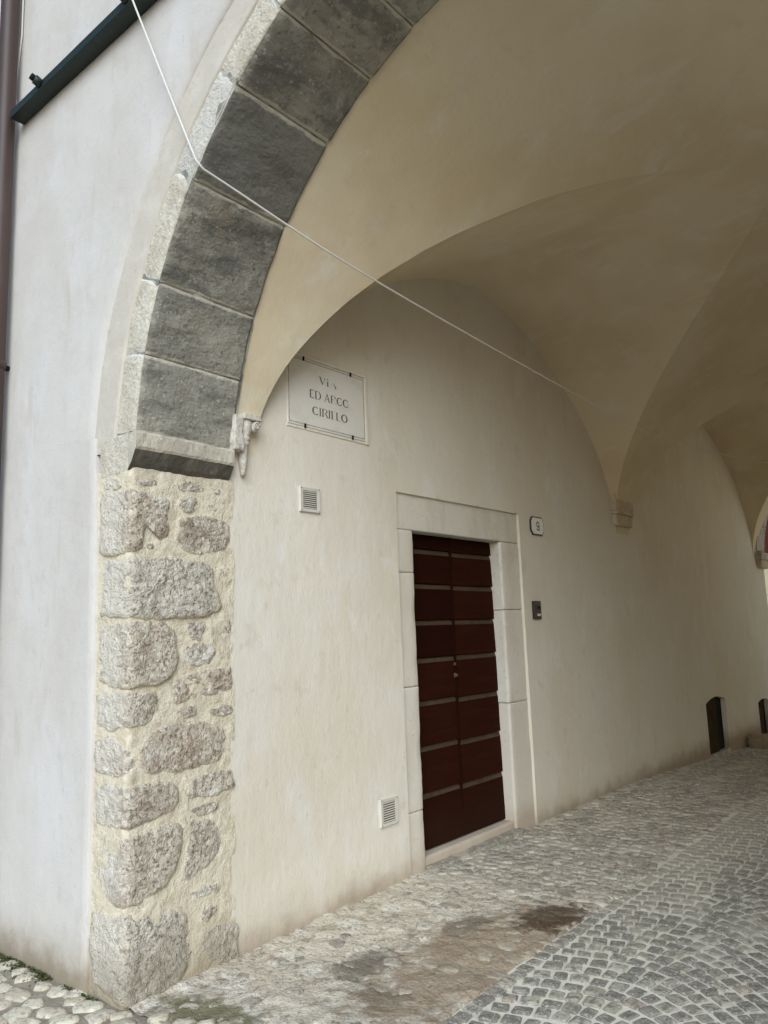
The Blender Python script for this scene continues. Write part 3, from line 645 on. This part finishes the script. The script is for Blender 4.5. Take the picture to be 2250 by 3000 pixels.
# ------------------------------------------------------------------ passage walls
DY0, DY1, DZ1 = 2.072, 3.750, 2.560      # outer edge of the door surround
NI = [(8.15, 8.95, -.085, .545, .062), (10.50, 11.06, -.20, .345, .045)]   # cellar hatches: y0,y1,z0,spring,rise
def wall_x(y, z): return .004*fb(0, y, z, .8, 7)+.0018*fb(0, y, z, 5, 3)
ylines = sorted(set([.605]+list(np.round(np.arange(.7, 11.35, .1), 3))+[DY0, DY1, 11.32]+[v for nn in NI for v in nn[:2]]))
zlines = sorted(set([-.35]+list(np.round(np.arange(-.25, 5.1, .1), 3))+[DZ1]+[v for nn in NI for v in (nn[3], nn[2], nn[3]+nn[4]+.03)]))
ylines = [a for i, a in enumerate(ylines) if i == 0 or a-ylines[i-1] > .002]; zlines = [a for i, a in enumerate(zlines) if i == 0 or a-zlines[i-1] > .002]
ny, nzn = len(ylines), len(zlines)
V = [(wall_x(y, z), y, z) for z in zlines for y in ylines]; Fc = []
def in_hole(yc, zc):
    if DY0 < yc < DY1 and zc < DZ1: return True
    return any(a < yc < b and zc < s+r+.03 for a, b, z0, s, r in NI)
for j in range(nzn-1):
    for i in range(ny-1):
        if not in_hole((ylines[i]+ylines[i+1])/2, (zlines[j]+zlines[j+1])/2): Fc.append((j*ny+i, j*ny+i+1, (j+1)*ny+i+1, (j+1)*ny+i))
def addq(*p):
    b = len(V); V.extend(p); Fc.append(tuple(range(b, b+len(p))))
# returns of the plaster round the door surround
def edge_strip(p, q, depth, n=30, wob=.004):
    for i in range(n):
        a, b = [p[k]+(q[k]-p[k])*i/n for k in (0, 1)], [p[k]+(q[k]-p[k])*(i+1)/n for k in (0, 1)]
        addq((wall_x(*a), *a), (wall_x(*b), *b), (-depth, *b), (-depth, *a))
edge_strip((DY0, -.35), (DY0, DZ1), .05); edge_strip((DY1, -.35), (DY1, DZ1), .05); edge_strip((DY0, DZ1), (DY1, DZ1), .05)
for a, b, z0, s, r in NI:
    N = 14; arc = [(a+(b-a)*i/N, s+r*math.sin(math.pi*i/N)**.8) for i in range(N+1)]; top = s+r+.03
    for i in range(N):
        addq((wall_x(*arc[i]), *arc[i]), (wall_x(*arc[i+1]), *arc[i+1]), (wall_x(arc[i+1][0], top), arc[i+1][0], top), (wall_x(arc[i][0], top), arc[i][0], top))
        addq((wall_x(*arc[i]), *arc[i]), (wall_x(*arc[i+1]), *arc[i+1]), (-.08, *arc[i+1]), (-.08, *arc[i]))
    for yy in (a, b): addq((wall_x(yy, z0-.3), yy, z0-.3), (wall_x(yy, s), yy, s), (-.08, yy, s), (-.08, yy, z0-.3))
pw = thing('passage_wall', 'long cream plaster wall with the door, receding under the vault', 'wall')
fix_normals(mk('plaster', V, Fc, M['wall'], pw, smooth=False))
for p in pw.children[0].data.polygons: p.use_smooth = True
box('masonry_core', (-.9, .64, -.4), (-.34, 11.6, 5.05), M['wall'], pw, 0)
pr = thing('passage_wall', 'plain cream plaster wall closing the right side of the passage', 'wall')
box('plaster', (XR, .5, -.4), (XR+.5, 11.6, 5.05), M['wall'], pr, 0)

# ------------------------------------------------------------------ groin vault
XC, ZCR, ZSP, PG, WG = 2.349, 4.49, 2.551, 1.412, .756
vault = thing('groin_vault', 'two bays of brownish plastered groin vault over the passage', 'vault')
def groin(t): return ZSP+(ZCR-ZSP)*math.sqrt(max(0, 1-t**PG))
def arch_in(x):
    t = (x-CXA)/(RA+.02); return CZA+(RA+.02)*math.sqrt(max(0, 1-t*t)) if abs(t) < 1 else CZA
def bay(y0, y1, yf, yb, front_arch, back_arch):
    ym, h = (y0+y1)/2, (y1-y0)/2; T = [1-(1-i/40)**1.6 for i in range(41)]; T = sorted(set([1-(i/40)**2 for i in range(41)]))
    K = 24
    def wallarch(v): return ZSP-.02+(4.49-ZSP)*math.sqrt(max(0, 1-abs(v)**1.45))
    def cell(quads, name):
        V = []; Fc = []
        rows = len(quads); cols = len(quads[0])
        for r_ in quads:
            for (x, y, z) in r_: V.append((x, y, z+.010*fb(x, y, 0, 1.3, 2)+.004*fb(x, y, 0, 5, 3)))
        for i in range(rows-1):
            for j in range(cols-1): Fc.append((i*cols+j, (i+1)*cols+j, (i+1)*cols+j+1, i*cols+j+1))
        return mk(name, V, Fc, M['vault'], vault, smooth=True)
    def gp(t, sx, sy):
        x = XC+sx*XC*t if sx < 0 else XC+(XR-XC)*t; return (x, ym+sy*h*t**WG, groin(t))
    TT = [-t for t in T[::-1]]+T[1:]
    for sx in (-1, 1):      # side cells: rulings run from the wall arch to the groin at the same y
        q = []
        for t in TT:
            sy = -1 if t < 0 else 1; g0 = gp(abs(t), sx, sy); v = (g0[1]-ym)/h; xw = -.004 if sx < 0 else XR+.004; zw = wallarch(v)
            q.append([(xw+(g0[0]-xw)*(k/K), g0[1], zw+(g0[2]-zw)*(1-(1-k/K)**1.5)) for k in range(K+1)])
        cell(q, 'vault_cell')
    for sy, ye, fa in ((-1, yf, front_arch), (1, yb, back_arch)):
        q = []
        for t in TT:
            sx = -1 if t < 0 else 1; g0 = gp(abs(t), sx, sy); ze = fa(g0[0], g0[2])
            q.append([(g0[0], g0[1]+(ye-g0[1])*(k/K), g0[2]+(ze-g0[2])*smooth_step(k/K*.5+0)*2 if False else g0[2]+(ze-g0[2])*(k/K)) for k in range(K+1)])
        cell(q, 'vault_cell')
same = lambda x, z: z
def front(x, z): return max(arch_in(x), z) if -.05 < x < 2*CXA+.02 else z
bay(.773, 5.804, DJ-.02, 5.98, front, same)
bay(6.16, 11.12, 5.98, 11.36, same, same)
# narrow plaster pilaster carried by the small carved corbel
V = []; Fc = []
zl = np.linspace(2.805, 3.02, 22)
for z in zl:
    k = smooth_step((z-2.86)/.18); y1 = .765+.10*k; xo = .034*(1-k*.5)
    for (x, y) in ((-.01, DJ+.004), (xo, DJ+.006), (xo, y1-.012), (xo-.006, y1-.003), (-.012, y1+.004)): V.append((x, y, z))
for j in range(len(zl)-1):
    for q in range(4): Fc.append((j*5+q, j*5+q+1, (j+1)*5+q+1, (j+1)*5+q))
mk('vault_springer', V, Fc, M['wall'], vault, smooth=True)

# ------------------------------------------------------------------ corbels
def lathe(name, prof, c, m, parent, n=14, lean=0.0):
    V = []; Fc = []
    for i, (r_, z) in enumerate(prof):
        for k in range(n):
            t = 2*math.pi*k/n; V.append((c[0]+r_*math.cos(t)+lean*(z-prof[0][1]), c[1]+r_*.8*math.sin(t), z+.001*nz(k, i, 0)))
    for i in range(len(prof)-1):
        for k in range(n): Fc.append((i*n+k, i*n+(k+1) % n, (i+1)*n+(k+1) % n, (i+1)*n+k))
    Fc += [tuple(range(n)), tuple((len(prof)-1)*n+k for k in range(n))]
    return fix_normals(mk(name, V, Fc, m, parent, smooth=True))
cb = thing('carved_corbel', 'small carved stone corbel with ringed tapering drop beside the impost', 'corbel')
def lump(name, lo, hi, m, parent, amp=.004, n=8, taper=0.0):
    c = [(lo[i]+hi[i])/2 for i in range(3)]
    def fm(u, v, w_):
        p = [lo[0]+(hi[0]-lo[0])*u, lo[1]+(hi[1]-lo[1])*v, lo[2]+(hi[2]-lo[2])*w_]
        k = 1-taper*(1-w_); p[0] = lo[0]+(p[0]-lo[0])*k; p[1] = c[1]+(p[1]-c[1])*k
        e = sum(1 for t in (u, v, w_) if t in (0, 1))
        if e >= 2: p = [p[i]+(c[i]-p[i])*.03 for i in range(3)]
        d = amp*fb(*p, 14, c[1]*3)+amp*.6*fb(*p, 40, c[2]*3)
        return tuple(p[i]+d*np.sign(p[i]-c[i])*(1 if i else 1) for i in range(3))
    li = lin(n, .06)
    return gridbox(name, li, li, li, fm, [m], lambda a, e: 0, parent)
lump('leaf_slab', (-.01, .585, 2.612), (.074, .646, 2.806), M['corbel'], cb, .008)
lump('abacus', (-.01, .640, 2.793), (.092, .764, 2.824), M['corbel'], cb, .003)
lathe('drop', [(.058, 2.80), (.060, 2.77), (.056, 2.735), (.046, 2.708), (.043, 2.702), (.047, 2.696), (.046, 2.684), (.040, 2.679), (.043, 2.671), (.041, 2.655), (.035, 2.650), (.033, 2.60), (.026, 2.55), (.018, 2.505), (.014, 2.485)], (.020, .682), M['corbel'], cb, 18)
lathe('scroll', [(.0, 2.734), (.024, 2.737), (.034, 2.752), (.035, 2.772), (.028, 2.79), (.01, 2.794)], (.048, .732), M['corbel'], cb, 12)
tube('volute', [(.085-.002*i/12, .732+.024*(1-i/15)*math.cos(i*.75), 2.764+.024*(1-i/15)*math.sin(i*.75)) for i in range(13)], .0055, M['corbel'], cb, 6)
c2 = thing('vault_corbel', 'square brown stone corbel under the springing between the two vault bays', 'corbel')
lump('bracket', (-.02, 5.735, 2.625), (.045, 6.19, 2.745), M['corbel_in'], c2, .004, taper=.10)
lump('shelf', (-.02, 5.715, 2.745), (.075, 6.15, 2.775), M['corbel_in'], c2, .003)
lump('springer', (-.02, 5.73, 2.775), (.055, 6.19, 3.00), M['corbel_in'], c2, .006)

# ------------------------------------------------------------------ door
OY0, OY1, OZ1 = 2.267, 3.457, 2.302
XF, XD = -.022, -.135
ds = thing('door_surround', 'pale limestone surround with lintel framing the dark wooden door', 'door frame')
def ashlar(name, lo, hi, parent, m=M['frame'], amp=.003):
    n1 = max(3, int((hi[1]-lo[1])/.04)); n2 = max(3, int((hi[2]-lo[2])/.04))
    off = random.uniform(0, 50)
    def fm(u, v, w_):
        p = [lo[0]+(hi[0]-lo[0])*u, lo[1]+(hi[1]-lo[1])*v, lo[2]+(hi[2]-lo[2])*w_]
        d = amp*fb(*p, 4, off)+amp*.5*fb(*p, 20, off)
        ch = .006+.008*max(0, fb(*p, 7, off+4))
        if u == 1: p[0] += d-ch*.5*smooth_step(1-min(v, 1-v)*(hi[1]-lo[1])/.012)-ch*.3*smooth_step(1-min(w_, 1-w_)*(hi[2]-lo[2])/.01)
        if v in (0, 1): p[1] += (d-.002)*(1 if v else -1)*1.5
        if w_ in (0, 1): p[2] += (d*.4-.002)*(1 if w_ else -1)
        return tuple(p)
    return gridbox(name, [0, .5, .9, 1], lin(n1, .012/(hi[1]-lo[1])*1.0), lin(n2, .012/(hi[2]-lo[2])), fm, [m], lambda a, e: 0, parent)
ashlar('lintel', (-.30, DY0-.02, OZ1), (XF, DY1+.02, DZ1+.02), ds)
zj = [-.35, .40, 1.215, 2.0, OZ1]
for a, b in zip(zj[:-1], zj[1:]): ashlar('jamb_stone', (-.30, DY0-.02, a), (XF+random.uniform(-.002, .002), OY0, b), ds)
zj = [-.35, .99, 1.738, OZ1]
for a, b in zip(zj[:-1], zj[1:]): ashlar('jamb_stone', (-.30, OY1, a), (XF+random.uniform(-.002, .002), DY1+.02, b), ds)
ashlar('threshold', (-.34, OY0-.005, -.2), (-.045, OY1+.005, .082), ds)
ashlar('threshold', (-.10, OY0+.01, -.2), (.045, OY1+.03, .030), ds, M['cobble'], .010)

door = thing('wooden_door', 'dark red-brown double door of wide horizontal boards in stone surround', 'door')
SPL = 2.865
sL = [2.302, 2.192, 1.934, 1.667, 1.397, 1.095, .782, .462, .088]
sR = [2.302, 2.190, 1.930, 1.666, 1.398, 1.085, .768, .452, .088]
def door_plank(y0, y1, zt, zb, bev, first):
    d0 = XD; out = XD+.011; yi = .004
    if first: bev = .004
    # side profile: board leans outwards to its foot, with a bevel along its head coloured lighter, as if catching light
    prof = [(d0-.03, zb+.003), (out, zb+.003), (out+.002, zb+.006), (out-.001, (zb+zt)/2), (out-.004, zt-bev), (d0-.004, zt-.002), (d0-.03, zt-.002)]
    V = []; Fc = []; MI = []; n = len(prof)
    cols = [y0+yi+(y1-y0-2*yi)*t for t in (0, .25, .5, .75, 1)]
    for y in cols:
        for k, (x, z) in enumerate(prof): V.append((x+(.001*nz(y, z, 0, 5) if 0 < k < 6 else 0), y, z+(.001*nz(y, z, 3, 4) if k in (1, 2, 4, 5) else 0)))
    for i in range(len(cols)-1):
        for k in range(n): Fc.append((i*n+k, i*n+(k+1) % n, (i+1)*n+(k+1) % n, (i+1)*n+k)); MI.append(1 if k == 4 and not first else 0)
    Fc += [tuple(range(n)), tuple((len(cols)-1)*n+k for k in range(n))]; MI += [0, 0]
    return V, Fc, MI
for (y0, y1, S) in ((OY0-.02, SPL, sL), (SPL, OY1+.02, sR)):
    leaf = box('door_leaf', (XD-.05, y0+.002, .09), (XD-.012, y1-.002, OZ1+.01), M['wood'], door, .002)
    for k in range(8):
        V, Fc, MI = door_plank(y0, y1, S[k], S[k+1], .036, k == 0)
        fix_normals(mk('plank', V, Fc, [M['wood'], M['wood_bevel']], leaf, mi=MI))
    if y0 > SPL-.3: fix_normals(box('astragal', (XD+.006, SPL-.006, .095), (XD+.0165, SPL+.016, 2.295), M['wood_bevel'] if False else M['wood'], leaf, .002))
    if y0 < SPL-.3:
        box('lock_plate', (XD+.02, 2.828, 1.235), (XD+.028, 2.850, 1.268), M['brass'], leaf, .002)
        box('latch', (XD+.02, 2.832, 1.325), (XD+.030, 2.852, 1.345), M['brass'], leaf, .002)
        tube('knob', [(XD+.02, 2.838, 1.252), (XD+.046, 2.838, 1.252)], .010, M['brass'], leaf, 10)

# ------------------------------------------------------------------ street name plaque
sg = thing('street_sign', 'white marble street plaque with worn lettering fixed on the passage wall', 'sign')
SY0, SY1, SZ0, SZ1 = 1.045, 1.752, 2.862, 3.302
box('slab', (-.015, SY0, SZ0), (.009, SY1, SZ1), M['marble'], sg, .002)
bw = .006
for lo, hi in (((.0095, SY0+.006, SZ0+.012), (.0101, SY1-.006, SZ0+.012+bw)), ((.0095, SY0+.006, SZ1-.012-bw), (.0101, SY1-.006, SZ1-.012)),
               ((.0095, SY0+.006, SZ0+.019), (.0101, SY0+.006+bw, SZ1-.019)), ((.0095, SY1-.006-bw, SZ0+.019), (.0101, SY1-.006, SZ1-.019))):
    box('border_line', lo, hi, M['line'], sg, 0)
for lo, hi in (((-.01, SY1+.003, SZ0-.02), (.012, SY1+.034, SZ1+.015)), ((-.01, SY0-.01, SZ1+.003), (.015, SY1+.002, SZ1+.022)), ((-.01, SY0-.01, SZ0-.020), (.008, SY1+.002, SZ0-.003))):
    box('plaster_edge', lo, hi, M['wall'], sg, .005)
for yy, zc in ((1.18, SZ1-.004), (1.615, SZ1-.004), (1.185, SZ0+.006), (1.62, SZ0+.006)):
    box('clip', (.006, yy-.006, zc-.016), (.017, yy+.006, zc+.012), M['iron_and_shade'], sg, .002)
def ell(cx, cy, ax, ay, t0, t1, n=16): return [(cx+ax*math.cos(rad(t0+(t1-t0)*i/n)), cy+ay*math.sin(rad(t0+(t1-t0)*i/n))) for i in range(n+1)]
def ringpart(cx, t0, t1, ax=.40, ay=.5, thick=.17, thin=.075, n=18):
    o = ell(cx, .5, ax, ay, t0, t1, n); i_ = ell(cx, .5, ax-thick, ay-thin, t0, t1, n); return o+i_[::-1]
def rect(a, b, c, d): return [(a, b), (c, b), (c, d), (a, d)]
def serif(x, z, w_=.30): return rect(x-w_/2, z-.02 if z > .5 else z, x+w_/2, z if z > .5 else z+.02)
GL = {  # letter: (advance, [(polygon, worn?)])
 'I': (.34, [(rect(.10, 0, .23, 1), 0), (serif(.165, 0), 0), (serif(.165, 1), 0)]),
 'i': (.34, [(rect(.10, 0, .23, .62), 0), (rect(.11, .84, .22, 1), 0), (rect(.12, .62, .21, .84), 1)]),
 'V': (.80, [([(.06, 1), (.22, 1), (.44, .12), (.40, 0), (.36, 0)], 0), ([(.40, 0), (.45, .10), (.72, 1), (.66, 1)], 0), (serif(.14, 1), 0)]),
 'a': (.86, [([(.46, .72), (.52, .66), (.80, 0), (.64, 0)], 0), ([(.10, 0), (.40, .92), (.44, .92), (.16, 0)], 1), (rect(.22, .32, .60, .37), 1)]),
 'A': (.84, [([(.38, 1), (.46, 1), (.78, 0), (.62, 0)], 0), ([(.08, 0), (.38, 1), (.42, .90), (.14, 0)], 0), (rect(.22, .32, .60, .37), 0), (serif(.11, 0, .22), 0)]),
 'E': (.66, [(rect(.08, 0, .22, 1), 0), (rect(.22, .92, .56, 1), 0), (rect(.22, 0, .58, .08), 0), (rect(.22, .47, .46, .54), 1), (rect(.53, .82, .56, .955), 1)]),
 'D': (.88, [(rect(.08, 0, .22, 1), 0), (ringpart(.40, -90, 90, .42, .5, .15, .045), 0), (rect(.22, .955, .42, 1), 0), (rect(.22, 0, .42, .045), 0)]),
 'r': (.76, [(rect(.08, 0, .22, 1), 0), ([(.22, .955), (.40, .955), (.40, 1), (.22, 1)], 0), ([(x*.72+.11, z*.5+.5) for x, z in ringpart(.40, -20, 90, .42, .5, .17, .08)], 0), (rect(.22, .48, .42, .53), 0), ([(.40, .48), (.52, .46), (.78, 0), (.62, 0)], 1)]),
 'R': (.76, [(rect(.08, 0, .22, 1), 0), ([(.22, .955), (.40, .955), (.40, 1), (.22, 1)], 0), ([(x*.72+.11, z*.5+.5) for x, z in ringpart(.40, -90, 90, .42, .5, .17, .08)], 0), ([(.38, .50), (.52, .48), (.80, 0), (.64, 0)], 0)]),
 'C': (.82, [(ringpart(.46, 48, 318, .41), 0)]),
 'o': (.84, [(ringpart(.46, 40, 320, .41), 0), (ringpart(.46, -40, 40, .41), 1)]),
 'O': (.88, [(ringpart(.46, 0, 180, .41), 0), (ringpart(.46, 180, 360, .41), 0)]),
 'L': (.62, [(rect(.08, 0, .22, 1), 0), (rect(.22, 0, .56, .05), 0), (serif(.15, 1), 0)]),
 'l': (.60, [(rect(.08, 0, .22, 1), 0), (rect(.22, 0, .52, .05), 1)]), ' ': (.30, []) }
def write(word, y0, y1, z0, hgt):
    adv = sum(GL[c][0] for c in word); k = (y1-y0)/adv; x = 0; V = []; Fc = []; MI = []
    for c in word:
        for poly, worn in GL[c][1]:
            b = len(V); V += [(.0096+.0003*(len(Fc) % 3), y0+(x+a)*k, z0+d*hgt) for a, d in poly]; Fc.append(tuple(range(b, b+len(poly)))); MI.append(worn)
        x += GL[c][0]
    o = mk('lettering', V, Fc, [M['ink'], M['ink_faded']], sg, mi=MI)
    bm = bmesh.new(); bm.from_mesh(o.data); bmesh.ops.triangulate(bm, faces=bm.faces[:], ngon_method='EAR_CLIP'); bm.to_mesh(o.data); bm.free()
write('Via', 1.315, 1.485, 3.164, .050)
write('ED ArCo', 1.228, 1.590, 3.058, .054)
write('CIRIlLO', 1.247, 1.578, 2.953, .054)

# ------------------------------------------------------------------ vents, number plate, bell
def vent(y0, y1, z0, z1, label):
    t = thing('vent_grille', label, 'vent', 'wall vent grilles')
    box('backing', (-.004, y0+.01, z0+.01), (.0045, y1-.01, z1-.01), M['slat_shade'], t, 0)
    fwid = .022
    V = []; Fc = []
    outer = [(y0, z0), (y1, z0), (y1, z1), (y0, z1)]; inner = [(y0+fwid*1.2, z0+fwid), (y1-fwid*1.2, z0+fwid), (y1-fwid*1.2, z1-fwid), (y0+fwid*1.2, z1-fwid)]
    for x, pl in ((-.002, outer), (.010, outer), (.016, [(a+(.004 if a == y0 else -.004), b+(.004 if b == z0 else -.004)) for a, b in outer]), (.014, inner), (.003, inner)): V += [(x, a, b) for a, b in pl]
    for k in range(4):
        for i in range(4): Fc.append((k*4+i, k*4+(i+1) % 4, (k+1)*4+(i+1) % 4, (k+1)*4+i))
    fix_normals(mk('frame', V, Fc, M['plastic'], t))
    n = 9; zi0, zi1 = z0+fwid, z1-fwid; st = (zi1-zi0)/n
    for i in range(n):
        zc = zi0+(i+.5)*st; box('slat', (.0085, y0+fwid*1.2-.002, zc-.26*st), (.0125, y1-fwid*1.2+.002, zc+.26*st), M['plastic'], t, .0008, 1)
    for yy in (y0+.011, y1-.011):
        for zz_ in (z0+.010, z1-.010): tube('screw', [(.010, yy, zz_), (.0168, yy, zz_)], .0042, M['screw'], t, 8)
vent(1.128, 1.302, 2.3275, 2.483, 'cream louvred vent grille high on the wall below the street plaque')
vent(1.776, 1.952, .382, .553, 'cream louvred vent grille low on the wall beside the door surround')
pl = thing('number_plate', 'white enamel house number plate with dark rim reading 9', 'number plate')
y0, y1, z0, z1, c = 3.935, 4.172, 2.393, 2.560, .038
octo = lambda e: [(y0+c*.9+e*.4, z0+e), (y1-c*.9-e*.4, z0+e), (y1-e, z0+c+e*.4), (y1-e, z1-c-e*.4), (y1-c*.9-e*.4, z1-e), (y0+c*.9+e*.4, z1-e), (y0+e, z1-c-e*.4), (y0+e, z0+c+e*.4)]
prism_x('rim', octo(0), -.002, .012, M['enamel_dark'], pl, .002)
prism_x('face', octo(.012), .011, .0155, M['enamel'], pl, .0015)
def nine():
    cy, h, w_, zb = (y0+y1)/2+.002, .085, .060, (z0+z1)/2-.044
    polys = []
    ring = lambda cz, ax, az, t0, t1, th: ell(0, cz, ax, az, t0, t1, 20)+ell(0, cz, ax-th, az-th*.8, t0, t1, 20)[::-1]
    polys.append(ring(.68, .46, .32, 0, 180, .20)); polys.append(ring(.68, .46, .32, 180, 360, .20))
    polys.append([(.26, .68), (.46, .68), (.46, .28), (.26, .28)])
    polys.append(ring(.28, .46, .28, 180, 360, .20))
    V = []; Fc = []
    for i, p in enumerate(polys):
        b = len(V); V += [(.0158+.0003*i, cy+a*w_, zb+d*h) for a, d in p]; Fc.append(tuple(range(b, b+len(p))))
    o = mk('digit', V, Fc, M['enamel_dark'], pl); bm = bmesh.new(); bm.from_mesh(o.data); bmesh.ops.triangulate(bm, faces=bm.faces[:], ngon_method='EAR_CLIP'); bm.to_mesh(o.data); bm.free()
nine()
bl = thing('doorbell', 'small dark metal doorbell with a white name tag right of the door', 'doorbell')
box('housing', (-.004, 3.882, 1.655), (.020, 4.012, 1.812), M['bellbox'], bl, .006)
box('name_tag', (.0195, 3.935, 1.682), (.022, 3.995, 1.702), M['plastic'], bl, .001)
tube('button', [(.019, 3.965, 1.755), (.026, 3.965, 1.755)], .014, M['iron_and_shade'], bl, 12)

# ------------------------------------------------------------------ cellar hatches and the loose block
def hatch(a, b, z0, s, r, label, openleaf):
    t = thing('cellar_hatch', label, 'hatch', 'cellar hatches at the foot of the wall')
    N = 10; yc = b-(b-a)*.42 if openleaf else b
    poly = [(a, z0), (yc, z0)]+[(a+(yc-a)*(1-i/N), s+r*math.sin(math.pi*((1-i/N)*(yc-a))/(b-a))**.8) for i in range(N+1)]
    nb = 3; w_ = (yc-a)/nb
    for k in range(nb):
        y0_, y1_ = a+k*w_+.002, a+(k+1)*w_-.002
        top = lambda y: s+r*max(0.0, math.sin(math.pi*(y-a)/(b-a)))**.8
        prism_x('board', [(y0_, z0), (y1_, z0), (y1_, top(y1_)), ((y0_+y1_)/2, top((y0_+y1_)/2)), (y0_, top(y0_))], -.06, -.034+.003*k, M['nichewood'], t)
    prism_x('recess_shade_sheet', [(a-.02, z0-.1), (b+.02, z0-.1), (b+.02, s+r), (a-.02, s+r)], -.075, -.062, M['iron_and_shade'], t)  # flat black sheet; shade of the opening is in its colour
    box('sill', (-.058, a+.005, z0-.12), (.012, b-.005, z0), M['cobble'], t, .004)
hatch(8.15, 8.95, -.085, .545, .062, 'low arched cellar hatch with old boards, left one of two', True)
hatch(10.50, 11.06, -.20, .345, .045, 'low arched dark red cellar hatch behind the loose stone block', True)
bkt = thing('stone_block', 'rough tan stone block lying before the far cellar hatch', 'stone')
lump('block', (.02, 9.72, -.235), (.27, 10.12, -.035), M['block'], bkt, .020, 9, taper=-.12)

# ------------------------------------------------------------------ far arch and the street beyond
fa = thing('far_arch', 'pale stone arch at the far end of the passage', 'arch')
CF, ZF, RF = 2.36, 2.50, 2.34
JF = list(np.linspace(4, 176, 18)); JF = JF
for q in range(len(JF)-1):
    a0, a1 = rad(JF[q])+.002, rad(JF[q+1])-.002; off = q*5.1; rt = RF+.115+random.uniform(-.01, .01)
    def fm(u, v, w_):
        a = a0+(a1-a0)*u; r_ = RF+(rt-RF)*w_; yv = 11.27+.45*v; x0, z0 = CF-math.cos(a)*r_, ZF+math.sin(a)*r_
        d = .006*fb(x0, yv, z0, 8, off); return (x0, yv+(d if v == 0 else 0), z0+d)
    gridbox('voussoir', lin(6), lin(4), lin(4, .08), fm, [M['fararch']], lambda a, e: 0, fa)
lump('impost', (-.06, 11.22, 2.52), (.10, 11.75, 2.64), M['fararch'], fa, .006)
lump('bracket', (-.06, 11.24, 2.39), (.085, 11.74, 2.52), M['corbel_in'], fa, .006, taper=.1)
V = []; Fc = []
AA = [rad(180*i/60) for i in range(61)]
for a in AA:
    ux, uz = -math.cos(a), math.sin(a)
    for r_, yv in ((RF+.07, 11.33), (4.2, 11.33), (4.2, 11.66), (RF+.07, 11.66)): V.append((CF+ux*r_, yv, max(-.3, ZF+uz*r_)))
for i in range(60):
    for q in range(4): Fc.append((i*4+q, i*4+(q+1) % 4, (i+1)*4+(q+1) % 4, (i+1)*4+q))
ew = thing('end_wall', 'plaster end wall above the far arch', 'wall')
fix_normals(mk('plaster', V, Fc, M['vault'], ew))
box('pier', (-2.0, 11.331, -.6), (CF-RF-.035, 11.74, 2.5), M['wall'], ew, .004)
box('pier', (CF+RF+.035, 11.331, -.6), (7.0, 11.74, 2.5), M['wall'], ew, .004)
fb_ = thing('opposite_house', 'white plastered house across the street beyond the far arch', 'house')
box('wall', (-14, 17.0, -.5), (14, 18, 6.0), M['bouncehouse'], fb_, .01)  # set close and tall to keep blue sky light out of the passage
tag(sheet('far_street', -14, 14, 12.2, 17.2, .8, M['bouncepave'], lambda x, y: gz(11.5)-.02), 'pale paved street beyond the far arch', None, kind='structure')
for x0 in (-1.25, 2.6):
    box('shutter', (x0, 16.94, 3.0), (x0+.62, 16.998, 4.7), M['redwood'], fb_, .004); box('shutter', (x0+.64, 16.94, 3.0), (x0+1.26, 16.998, 4.7), M['redwood'], fb_, .004)
    box('window_sill', (x0-.08, 16.85, 2.92), (x0+1.34, 16.999, 2.998), M['frame'], fb_, .005)

# ------------------------------------------------------------------ things on the facade
ld = thing('green_ledge', 'dark green board with studs bolted flat to the facade above the arch', 'ledge')
box('board', (-1.25, -.115, 4.872), (2.6, -.024, 4.925), M['green'], ld, .004)
for x in (-.86, .07, 1.0, 1.93):
    V = []; tube('stud', [(x, -.108, 4.905), (x-.003, -.130, 4.918), (x-.006, -.148, 4.926)], .028, M['green'], ld, 6)
    tube('stud_tip', [(x-.006, -.146, 4.926), (x-.011, -.168, 4.938)], .020, M['iron_and_shade'], ld, 6)
dp = thing('downpipe', 'brown metal rainwater downpipe at the left edge of the facade', 'downpipe')
tube('pipe', [(-1.335, -.105, -.03)]+[(-1.335, -.105, z) for z in np.linspace(.3, 9, 12)], .056, M['pipe'], dp, 20)
for z in (1.4, 3.25, 6.6):
    tube('collar', [(-1.335, -.105, z), (-1.335, -.105, z+.05)], .062, M['pipe'], dp, 20); box('bracket', (-1.35, -.06, z+.01), (-1.32, .0, z+.035), M['iron_and_shade'], dp, .002)
tag(tube('thin_cable', [(-1.20, -.03, 4.95), (-1.345, -.032, 5.02), (-1.37, -.033, 5.12), (-1.372, -.033, 5.24), (-1.345, -.033, 5.38), (-1.315, -.033, 5.55), (-1.318, -.033, 5.9), (-1.32, -.033, 6.6), (-1.32, -.033, 9)], .006, M['cable'], None, 6),
    'thin white cable running down between the downpipe and the green board', 'cable')
def sag(p, q, s, n=14): return [tuple(Vector(p).lerp(Vector(q), i/n)-Vector((0, 0, 4*s*(i/n)*(1-i/n)))) for i in range(n+1)]
def spline(P, n=10):
    P = [Vector(p) for p in P]; Q = [P[0]*2-P[1]]+P+[P[-1]*2-P[-2]]; out = []
    for i in range(1, len(Q)-2):
        a, b, c, d = Q[i-1:i+3]
        for k in range(n):
            t = k/n; out.append(tuple(.5*((2*b)+(c-a)*t+(2*a-5*b+4*c-d)*t*t+(3*b-a-3*c+d)*t**3)))
    return out+[tuple(P[-1])]
pts = [(.115, -.125, 4.905)]+sag((.14, -.125, 4.86), (.540, -.022, 3.825), .004)+[(.553, -.006, 3.80)]
pts += spline([(.553, .01, 3.79), (.65, 1.15, 3.585), (.634, 3.67, 3.475), (.72, 4.50, 3.37), (.87, 5.35, 3.305), (1.29, 6.98, 3.27), (2.0, 9.0, 3.40), (2.9, 11.35, 3.95)])
tag(tube('white_cable', pts, .0052, M['cable'], None, 6), 'white cable from the green board over the arch edge, hanging through the passage', 'cable')
